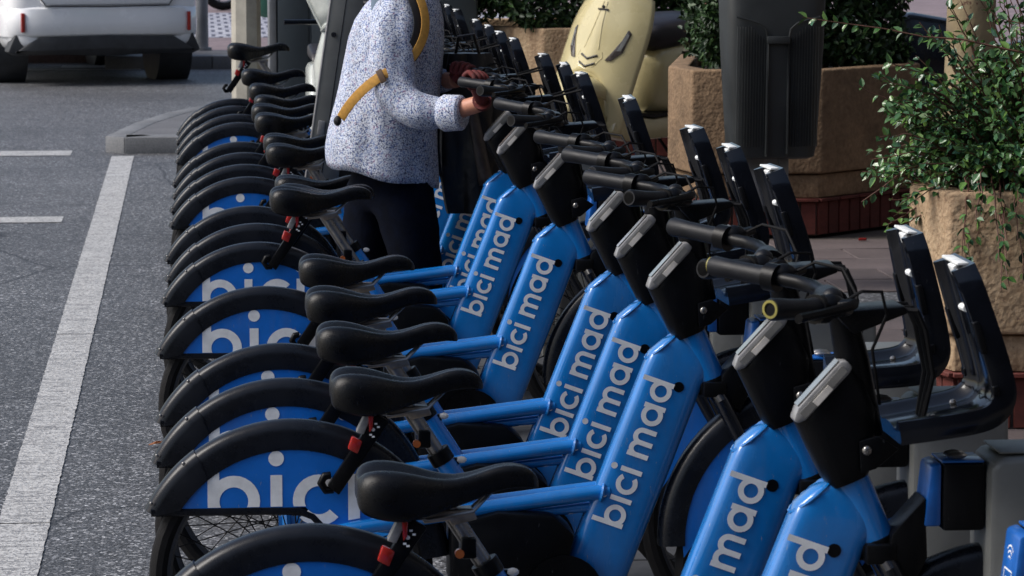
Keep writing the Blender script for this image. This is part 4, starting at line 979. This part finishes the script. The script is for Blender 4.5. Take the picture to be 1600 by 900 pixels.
    for k in range(3):
        mb = MB(); mb.tube([(-.14, .236, .60-.055*k), (-.36, .250, .60-.055*k)], [.010, .010], 6); mb.obj('side_louvre', 'cream_paint', bd)
    mb = MB(); mb.box(-.16, -.05, .205, .232, .705, .74); mb.obj('side_vent', 'seat_black', bd)
    q, wd = text_quads('DELIMCO', .12); mb = MB(); h = .036
    for p in q: mb.add([(-.02-px*h+.0-py*h*.12, .1925+.00001*len(mb.f), .262+py*h) for px, py in p], [tuple(range(len(p)))])
    mb.obj('lettering', 'seat_black', fl, smooth=False)
    moto_tyre(.66, .225, .165, .055, r); moto_tyre(-.62, .225, .165, .055, r)
    mb = MB(); mb.tube([(.58, .07, .5), (.66, .07, .225)], .02, 8); mb.obj('fork', 'black_plastic', r)
    mb = MB(); mb.tube([(-.1, .0, .26), (-.15, .2, .02)], .01, 6); mb.obj('kick_stand', 'black_plastic', r); r.rotation_euler = (math.radians(-4), 0, r.rotation_euler[2])
cream_scooter()

# ------------------------------------------------------------------ motorcycles far off
def motorbike(label, loc, rz):
    r = thing('motorcycle', label, 'motorcycle', loc, rz)
    moto_tyre(.70, .31, .255, .055, r); moto_tyre(-.70, .31, .255, .06, r)
    mb = MB(); mb.prism([(.35, .35), (.45, .75), (.25, .98), (-.1, .92), (-.2, .78), (-.75, .88), (-.95, .98), (-.9, .82), (-.4, .62), (-.3, .3), (.1, .25)], -.14, .14); mb.obj('motorcycle_body', 'gloss_black', r, bevel=.04)
    mb = MB()
    for s_ in (-1, 1): mb.tube([(.42, s_*.08, .95), (.70, s_*.08, .31)], .022, 8); mb.tube([(-.2, s_*.10, .34), (-.70, s_*.10, .31)], .022, 8)
    mb.tube([(.36, -.34, 1.05), (.42, 0, 1.0), (.36, .34, 1.05)], .014, 8); mb.obj('fork', 'steel_grey', r)
    mb = MB(); mb.tube([(.5, 0, .88), (.58, 0, .86)], [.09, .08], 14); mb.obj('headlight', 'clear_lens', r)
    mb = MB(); mb.tube([(.0, .16, .25), (-.8, .18, .36)], [.03, .05], 10); mb.obj('exhaust', 'alloy', r)
motorbike('black motorcycle on the far pavement between the steel pole and the pale pole', (1.02, 44.5, .115), math.radians(188))
motorbike('black motorcycle glimpsed beside the mottled tree trunk, behind the dark hedge', (4.15, 18.5, .1), math.radians(176))

# ------------------------------------------------------------------ white car (local: x forward)
def car():
    r = thing('white_car', 'white hatchback car seen from behind at the top left of the street', 'car', (-1.02, 30.95, 0), math.radians(90+14))
    rs = []
    def S_(x, hw, z0, z1, belt, roofw, e=1):
        # cross section: sill, belt, roof
        P = [(hw*.80, z0), (hw*.96, z0+.06), (hw, z0+.25), (hw*.995, belt-.12), (hw*.965, belt), (roofw, z1-.07), (roofw*.86, z1), (0, z1+.02)]
        return [(x, y, z) for y, z in P]+[(x, -y, z) for y, z in reversed(P[:-1])]
    for a in ((-.87, .62, .34, .95, .80, .52), (-.84, .76, .30, 1.10, .90, .60), (-.76, .86, .29, 1.32, .95, .64), (-.5, .89, .27, 1.47, .97, .64), (.0, .90, .22, 1.52, .97, .65), (1.0, .90, .20, 1.52, .96, .66), (1.7, .90, .20, 1.42, .96, .62), (2.35, .90, .20, 1.04, .95, .66), (3.0, .87, .22, .92, .86, .6), (3.3, .75, .26, .74, .7, .5)):
        rs.append(S_(*a))
    mb = MB(); mb.rings(rs); bd = mb.obj('car_body', 'car_white', r, ang=60); sb = bd.modifiers.new('s', 'SUBSURF'); sb.levels = 2; sb.render_levels = 2
    # bumper: proud rounded bar across the rear
    def bump(z0, z1, out, hwf, name, mat, par, bev):
        N = 18; rs = []
        for i in range(N+1):
            a = -1+2*i/N; y = hwf*math.sin(a*PI/2*.98); x = -.885-out+.22*abs(math.sin(a*PI/2))**6+.30*(max(0, abs(a)-.80)/.20)**1.5
            rs.append([(x+.03, y, z0), (x-.0, y, z0+.03), (x-.02, y, (z0+z1)/2), (x, y, z1-.02), (x+.04, y, z1), (x+.12, y*.97, z1), (x+.12, y*.97, z0)])
        mb = MB(); mb.rings(rs); return mb.obj(name, mat, par, ang=50)
    bp = bump(.43, .70, .04, .89, 'rear_bumper', 'car_white', r, .02)
    N = 16; rs = []
    for i in range(N+1):
        a = -1+2*i/N; y = .80*a; top = .445-.02*abs(a)-(.13*max(0, (abs(a)-.78)/.22)); x = -.93+.10*abs(a)**4; rs.append([(x, y, top), (x+.0, y, .33-.02*abs(a)), (x+.05, y, .26+.03*abs(a)), (x+.3, y, .26+.03*abs(a)), (x+.3, y, top)])
    mb = MB(); mb.rings(rs); mb.obj('diffuser', 'car_black', r, bevel=.008)
    mb = MB(); mb.prism([(-.80, .46), (-.87, .30), (-.80, .27), (.8, .27), (.87, .30), (.80, .46)], -.80, -.6, ax='x'); mb.obj('under_tray', 'car_black', r, bevel=.02)
    for s_ in (-1, 1):
        mb = MB(); mb.box(-.915+.045, -.855+.035, s_*.745-.016, s_*.745+.016, .475, .645); mb.obj('fog_reflector', 'red_lens', r, bevel=.006).location = (-.015, 0, 0)
        mb = MB(); mb.box(-.80, -.72, s_*.66-.14, s_*.66+.14, .98, 1.10); mb.obj('tail_light', 'red_lens', r, bevel=.02)
    mb = MB(); mb.tube([(-.905, -.62, .80), (-.93, -.55, .705), (-.945, 0, .695), (-.93, .55, .705), (-.905, .62, .80)], .006, 6); mb.obj('tailgate_gap', 'car_black', r)
    mb = MB(); mb.prism([(-.58, .71), (.58, .71), (.64, .96), (-.64, .96)], -.925, -.80, ax='x'); tg = mb.obj('tailgate', 'car_white', r, bevel=.03)
    mb = MB(); mb.box(-.935, -.925, -.26, .26, .78, .89); mb.obj('number_plate', 'white_print', tg, bevel=.002)
    mb = MB(); mb.prism([(-.60, 1.05), (.60, 1.05), (.52, 1.38), (-.52, 1.38)], -.80, -.62, ax='x'); mb.obj('rear_window', 'dark_glass', r, bevel=.02)
    for s_ in (-1, 1):
        mb = MB(); mb.prism([(-.5, 1.0), (1.9, 1.0), (1.3, 1.4), (-.3, 1.42)], s_*.80, s_*.84); mb.obj('side_window', 'dark_glass', r, bevel=.01)
        for x in (0, 2.6):
            mb = MB(); prof = [(.20, -.09), (.26, -.112), (.295, -.108), (.316, -.075), (.325, -.02), (.325, .02), (.316, .075), (.295, .108), (.26, .112), (.20, .09)]
            mb.rings([[(x+rr*math.cos(2*PI*i/36), s_*.715+y, .325+rr*math.sin(2*PI*i/36)) for rr, y in prof] for i in range(37)], caps=False); wl_ = mb.obj('wheel', 'tyre_rubber', r)
            mb = MB(); mb.tube([(x, s_*.715-.09, .325), (x, s_*.715+.09, .325)], .205, 24); mb.obj('rim', 'steel_grey', wl_)
            mb = MB(); mb.tube([(x, s_*.60, .33), (x, s_*.90, .33)], .37, 28); mb.obj('wheel_arch', 'car_black', r)
car()

# ------------------------------------------------------------------ person
def skin_obj(name, mat, nodes, edges, parent, sub=2, root=0, disp=0):
    me = bpy.data.meshes.new(name); me.from_pydata([n[0] for n in nodes], edges, []); o = bpy.data.objects.new(name, me); COL.objects.link(o)
    sk = o.modifiers.new('skin', 'SKIN'); sk.branch_smoothing = .6
    for i, n in enumerate(nodes):
        v = me.skin_vertices[0].data[i]; rr = n[1]; v.radius = rr if isinstance(rr, tuple) else (rr, rr); v.use_root = (i == root)
    ss = o.modifiers.new('sub', 'SUBSURF'); ss.levels = sub; ss.render_levels = sub
    dg = bpy.context.evaluated_depsgraph_get(); ev = o.evaluated_get(dg); m2 = bpy.data.meshes.new_from_object(ev)
    o.modifiers.clear(); o.data = m2; m2.name = name; m2.materials.clear(); m2.materials.append(M[mat])
    for p in m2.polygons: p.use_smooth = True
    if disp:
        from mathutils import noise
        m2.calc_loop_triangles()
        for v in m2.vertices:
            c = v.co; k = noise.noise(Vector((c.x*7, c.y*7, c.z*10)))*disp+noise.noise(Vector((c.x*16, c.y*16, c.z*20)))*disp*.5; v.co = c+v.normal*k
    o.parent = parent; return o
def person():
    PX, PY = .66, 11.72
    r = thing('person', 'person in speckled white and blue shirt, mustard strap and red gloves holding a handlebar', 'person', (PX, PY, 0))
    # local coordinates: facing +x
    hip = (-.04, 0, .86)
    N = [((-.02, 0, .88), (.12, .10)), ((.0, 0, 1.02), (.12, .11)), ((.02, 0, 1.18), (.12, .12)), ((.04, 0, 1.33), (.11, .12)), ((.07, 0, 1.43), (.07, .07)), ((.11, 0, 1.51), .055), ((.155, 0, 1.60), (.085, .095)), ((.16, 0, 1.70), (.09, .10)), ((.15, 0, 1.765), (.06, .06)),
         ((.03, -.17, 1.375), .062), ((.0, -.245, 1.20), .052), ((.0, -.28, 1.045), .045), ((.10, -.325, 1.015), .036), ((.215, -.390, 1.035), .027),
         ((.03, .17, 1.375), .062), ((.02, .235, 1.20), .052), ((.05, .22, 1.08), .045), ((.14, .12, 1.10), .034), ((.20, .0, 1.11), .028),
         ((.0, -.07, .78), .075), ((.05, -.08, .50), .055), ((.07, -.09, .12), .04), ((-.03, .07, .78), .075), ((-.07, .08, .50), .055), ((-.10, .09, .12), .04)]
    E_ = [(0, 1), (1, 2), (2, 3), (3, 4), (4, 5), (5, 6), (6, 7), (7, 8), (3, 9), (9, 10), (10, 11), (11, 12), (12, 13), (3, 14), (14, 15), (15, 16), (16, 17), (17, 18), (0, 19), (19, 20), (20, 21), (0, 22), (22, 23), (23, 24)]
    body = skin_obj('body', 'skin', N, E_, r)
    mb = MB(); hx = .165; mb.ball((hx+.088, 0, 1.645), (.022, .014, .02), 8, 6); mb.obj('nose', 'skin', body)
    for s_ in (-1, 1):
        MB().ball((hx-.01, s_*.088, 1.645), (.018, .008, .03), 8, 6).obj('ear', 'skin', body); MB().ball((hx+.073, s_*.032, 1.665), (.012, .013, .010), 8, 6).obj('eye', 'worn_white', body)
    MB().ball((hx+.078, 0, 1.595), (.012, .025, .006), 8, 5).obj('mouth', 'glove_red', body)
    mb = MB(); mb.ball((hx-.02, 0, 1.725), (.105, .098, .085), 14, 8); mb.ball((hx-.06, 0, 1.66), (.07, .09, .08), 12, 8); mb.obj('hair', 'hair_dark', r)
    # shirt: torso with loose back and rolled sleeve
    mb = MB(); rs = []
    for z, cx, rx, ry in ((.775, -.025, .190, .20), (.80, -.027, .193, .202), (.84, -.03, .192, .202), (.90, -.027, .186, .196), (.96, -.02, .180, .19), (1.02, -.010, .176, .184), (1.08, -.002, .172, .18), (1.14, .005, .170, .178), (1.20, .012, .167, .176), (1.26, .020, .162, .173), (1.32, .032, .150, .168), (1.37, .045, .128, .155), (1.41, .058, .100, .13), (1.44, .070, .072, .085), (1.465, .080, .062, .062), (1.475, .085, .066, .066)):
        rg = []; fo = min(1, max(0, (1.2-z)/.4))
        for k in range(56):
            a_ = 2*PI*k/56; f_ = 1+fo*(.018*math.sin(7*a_+z*6)+.012*math.sin(13*a_-z*9))+.012*math.sin(3*a_+z*17)
            x = cx+rx*math.cos(a_)*f_; rg.append((x, ry*math.sin(a_)*f_, z-.20*x*fo+.006*math.sin(5*a_)*fo))
        rs.append(rg)
    mb.rings(rs, caps=False)
    SK = ((.01, -.10, 1.37), .075), ((.01, -.185, 1.345), .095), ((-.01, -.245, 1.20), .092), ((.0, -.28, 1.055), .080), ((.09, -.325, 1.015), .070), ((.180, -.37, 1.020), .058)
    SL = ((.02, .10, 1.37), .075), ((.02, .18, 1.345), .092), ((.02, .25, 1.21), .085), ((.05, .23, 1.09), .07), ((.13, .14, 1.10), .050), ((.21, .0, 1.11), .040)
    sh = mb.obj('shirt', 'shirt_cloth', r, ang=180); so6 = sh.modifiers.new('s', 'SOLIDIFY'); so6.thickness = .004
    for sq in (SK, SL):
        o = skin_obj('sleeve', 'shirt_cloth', list(sq), [(i, i+1) for i in range(5)], sh, 3, 0, .008)
    d_ = (Vector((.180, -.37, 1.020))-Vector((.09, -.32, 1.015))).normalized(); c_ = Vector((.190, -.376, 1.022))
    mb = MB(); mb.tube([c_-d_*.045, c_-d_*.03, c_+d_*.03, c_+d_*.038], [.054, .063, .060, .052], 20); mb.obj('cuff', 'shirt_cloth', sh)
    Tn = [((.0, 0, .80), (.165, .17)), ((.045, -.085, .70), (.125, .13)), ((.085, -.095, .48), (.092, .10)), ((.09, -.10, .28), (.08, .085)), ((.08, -.10, .07), (.075, .075)), ((-.055, .085, .70), (.12, .125)), ((-.085, .10, .48), (.09, .10)), ((-.10, .10, .28), (.08, .085)), ((-.11, .11, .07), (.075, .075)), ((-.02, 0, .93), (.15, .16))]
    skin_obj('trousers', 'trouser_navy', Tn, [(0, 9), (0, 1), (1, 2), (2, 3), (3, 4), (0, 5), (5, 6), (6, 7), (7, 8)], r, 2, 0, .008)
    for x, y in ((.12, -.10), (-.07, .11)):
        mb = MB(); mb.rings([[(x+dx+a*math.cos(2*PI*k/14), y+b*math.sin(2*PI*k/14), z) for k in range(14)] for z, dx, a, b in ((0, 0, .14, .05), (.03, 0, .14, .05), (.07, -.02, .11, .045), (.10, -.05, .06, .04))]); mb.obj('shoe', 'black_plastic', r)
    # gloved hands closing round the two grips of the bicycle in front (grip runs to the rear and outwards)
    by = 5.39+.6*10
    def hand(gx, gy, gz, wrist, gd, name):
        """gx.. grip centre in local coords, gd unit vector along grip"""
        gc = Vector((gx, gy, gz)); w_ = Vector(wrist); nodes = [(w_, .026)]; edges = []
        palm = gc+(w_-gc).normalized()*.026+Vector((0, 0, .012)); nodes.append((w_.lerp(palm, .5), (.036, .026))); nodes.append((palm, (.040, .022))); edges += [(0, 1), (1, 2)]
        perp = (gc-w_); perp = (perp-gd*perp.dot(gd)).normalized(); up = gd.cross(perp).normalized()
        if up.z < 0: up = -up
        for k in range(4):
            b_ = gc+gd*(-.034+.022*k)-perp*.012+up*.026; i0 = len(nodes); L = (.92, 1.05, 1.0, .8)[k]
            nodes += [(b_, .0115), (gc+gd*(-.035+.0225*k)+perp*.020*L+up*.024, .0105), (gc+gd*(-.035+.0225*k)+perp*.031*L-up*.004, .0098), (gc+gd*(-.035+.022*k)+perp*.016*L-up*.027, .009)]
            edges += [(2, i0), (i0, i0+1), (i0+1, i0+2), (i0+2, i0+3)]
        i0 = len(nodes); b_ = palm-gd*.03
        nodes += [(b_-up*.012, .0135), (gc-gd*.045-up*.026-perp*.004, .0115), (gc-gd*.028-up*.031+perp*.012, .010)]; edges += [(1, i0), (i0, i0+1), (i0+1, i0+2)]
        return skin_obj(name, 'glove_red', [(tuple(a), b) for a, b in nodes], edges, body, 2, 0)
    C0 = D(1056, 310); G = D(948, 292)
    for s_, wr in ((-1, (.285, -.435, 1.060)), (1, (.225, -.06, 1.115))):
        a = Vector((AXL+G[0]-PX, by+s_*.30-PY, G[1])); b = Vector((AXL+C0[0]-.022-PX, by+s_*.178-PY, C0[1]+.01)); gd = (b-a).normalized(); c_ = a+gd*.055
        hand(c_.x, c_.y, c_.z, wr, gd, 'gloved_hand')
        w_ = Vector(wr); base = Vector(N[13][0]) if s_ < 0 else Vector(N[18][0])
        mb = MB(); mb.tube([base, base.lerp(w_, .6), w_], [.030, .029, .028], 14); mb.obj('wrist', 'skin', body)
        dd = (c_-w_).normalized(); mb = MB(); mb.tube([w_-dd*.004, w_+dd*.02], [.031, .033], 14); mb.obj('glove_cuff', 'glove_red', body)
    # straps and backpack
    def ribbon(pts, w_, th, name, mat, parent, nrm):
        pts = [Vector(p) for p in pts]; rs = []; nrm = [Vector(q) for q in nrm] if isinstance(nrm, list) else [Vector(nrm)]*len(pts)
        for _ in range(2):
            P_, Q_ = [pts[0]], [nrm[0]]
            for i in range(len(pts)-1): P_ += [pts[i].lerp(pts[i+1], .25), pts[i].lerp(pts[i+1], .75)]; Q_ += [nrm[i].lerp(nrm[i+1], .25), nrm[i].lerp(nrm[i+1], .75)]
            pts, nrm = P_+[pts[-1]], Q_+[nrm[-1]]
        for i, p in enumerate(pts):
            tt = (pts[min(i+1, len(pts)-1)]-pts[max(i-1, 0)]).normalized(); nn = Vector(nrm[i]); nn = (nn-tt*nn.dot(tt)).normalized(); s_ = tt.cross(nn)
            rs.append([p+s_*w_/2, p+s_*w_/2+nn*th, p-s_*w_/2+nn*th, p-s_*w_/2])
        mb = MB(); mb.rings(rs); return mb.obj(name, mat, parent, bevel=.001, ang=60)
    bp_pts = [(-.02, -.17, 1.50), (.045, -.235, 1.475), (.085, -.275, 1.41), (.105, -.290, 1.34), (.10, -.292, 1.28), (.075, -.285, 1.225), (.03, -.262, 1.17)]
    nr = [(-.1, -.4, 1), (.2, -.8, .6), (.4, -1, .2), (.4, -1, 0), (.3, -1, 0), (.2, -1, 0), (.1, -1, 0)]
    s1 = ribbon(bp_pts, .030, .004, 'shoulder_strap', 'strap_mustard', r, nr)
    ribbon([(p[0]-.014, p[1]+.008, p[2]-.004) for p in bp_pts], .055, .004, 'strap_padding', 'strap_edge', s1, nr)
    lp = [(.04, -.27, 1.20), (.0, -.315, 1.175), (-.030, -.332, 1.155), (-.065, -.325, 1.135), (-.115, -.280, 1.09), (-.155, -.235, 1.04), (-.180, -.20, .995)]
    s2 = ribbon(lp, .034, .003, 'lower_strap', 'strap_mustard', r, (-.35, -1, .15))
    ribbon([(-.040, -.343, 1.150), (-.058, -.338, 1.140)], .046, .007, 'strap_buckle', 'door_wood', s2, (-.3, -1, .1))
    mb = MB(); mb.ball((-.192, -.20, .985), (.014, .012, .018), 8, 6); mb.obj('strap_clip', 'strap_edge', s2)
    rs = []
    for z, hw, d0 in ((1.08, .10, .05), (1.11, .14, .09), (1.2, .15, .11), (1.4, .14, .11), (1.5, .11, .08), (1.54, .06, .04)):
        cx = -.100+.10*(z-1.0)/.5; rs.append([(cx+d0*.42*math.copysign(abs(math.cos(a))**.6, math.cos(a)), hw*math.copysign(abs(math.sin(a))**.6, math.sin(a)), z) for a in [2*PI*k/18 for k in range(18)]])
    mb = MB(); mb.rings(rs); mb.obj('backpack', 'pack_blue', r, ang=60)
    return r
person()
# black bag hanging in front of the person
r = thing('hanging_bag', 'black and brown creased bag hanging between the person and the handlebars', 'bag', (.93, 11.80, 0))
from mathutils import noise as mnoise
rs = []
for i in range(15):
    t_ = i/14; z = 1.20-.56*t_; hw = .075+.03*math.sin(t_*PI)+.015*t_; ring_ = []
    for k in range(28):
        a = 2*PI*k/28; f_ = 1+.18*math.sin(a*5+t_*2)+.10*math.sin(a*9+t_*5); ring_.append((hw*math.cos(a)*f_+.02*t_, .055*math.sin(a)*f_, z))
    rs.append(ring_)
mb = MB(); mb.rings(rs); bg_ = mb.obj('bag_body', 'bag_black', r, ang=60)
mb = MB(); rs2 = [[(-.005+.045*t_, -.066-.012*math.sin(t_*3), 1.04-.30*t_), (.012+.07*t_, -.070, 1.04-.30*t_), (.030+.065*t_, -.062, 1.03-.30*t_)] for t_ in [k/8 for k in range(9)]]; mb.rings(rs2, caps=False, closed=False); o = mb.obj('bag_fold', 'bag_brown', bg_); sm = o.modifiers.new('s', 'SOLIDIFY'); sm.thickness = .006
mb = MB(); mb.tube([(-.04, 0, 1.18), (-.03, -.05, 1.26), (.02, -.08, 1.27), (.05, -.02, 1.18)], .006, 6); mb.obj('bag_handle', 'bag_black', r)
# dry leaf and a scrap on the ground
r = MB(); leaf_mesh(r, Vector((0, 0, .006)), Vector((1, .1, .05)).normalized(), Vector((0, 0, 1)), .06, .03, -.25); leaf_mesh(r, Vector((.01, .005, .008)), Vector((.9, .3, .2)).normalized(), Vector((0, .3, 1)), .04, .02, .3)
o = r.obj('dry_leaf', 'leaf_litter'); o.location = (-.175, 10.72, .004); tag(o, 'small curled brown leaf lying on the asphalt left of the rear wheels', 'leaf'); so3 = o.modifiers.new('s', 'SOLIDIFY'); so3.thickness = .002
mb = MB(); mb.prism([(0, 0), (.04, .004), (.045, .02), (.01, .022)], 0, .012, ax='z'); o = mb.obj('red_scrap', 'red_lens', bevel=.002); o.location = (3.10, 15.7, .105); tag(o, 'small red scrap of litter at the foot of the planter behind the bin', 'litter')

# ------------------------------------------------------------------ street front beside the viewer and an added sky blocker behind, outside the frame
def building(label, x0, x1, y0, y1, h):
    r = thing('apartment_building', label, 'building', ((x0+x1)/2, (y0+y1)/2, 0)); hx, hy = (x1-x0)/2, (y1-y0)/2
    mb = MB(); mb.box(-hx, hx, -hy, hy, 0, h); mb.obj('wall', 'facade', r, smooth=False)
    mb = MB(); mb.box(-hx-.3, hx+.3, -hy-.3, hy+.3, h, h+.4); mb.obj('cornice', 'facade', r, smooth=False)
    mb = MB()
    for f_ in range(int(h//3.2)):
        z = 1.0+f_*3.2
        for k in range(int(hy*2//3)):
            y = -hy+1+k*3; mb.box(-hx-.06, -hx+.05, y, y+1.3, z, z+1.9)
    mb.obj('windows', 'window_glass', r, smooth=False)
building('added dark building blocking the sky behind the viewer', -9, 30, -26, -12.5, 13)  # added out of view to keep sky reflections off the black parts
building('tan apartment building facing the pavement, right of the planters', 9.5, 20, -12, 30, 19)
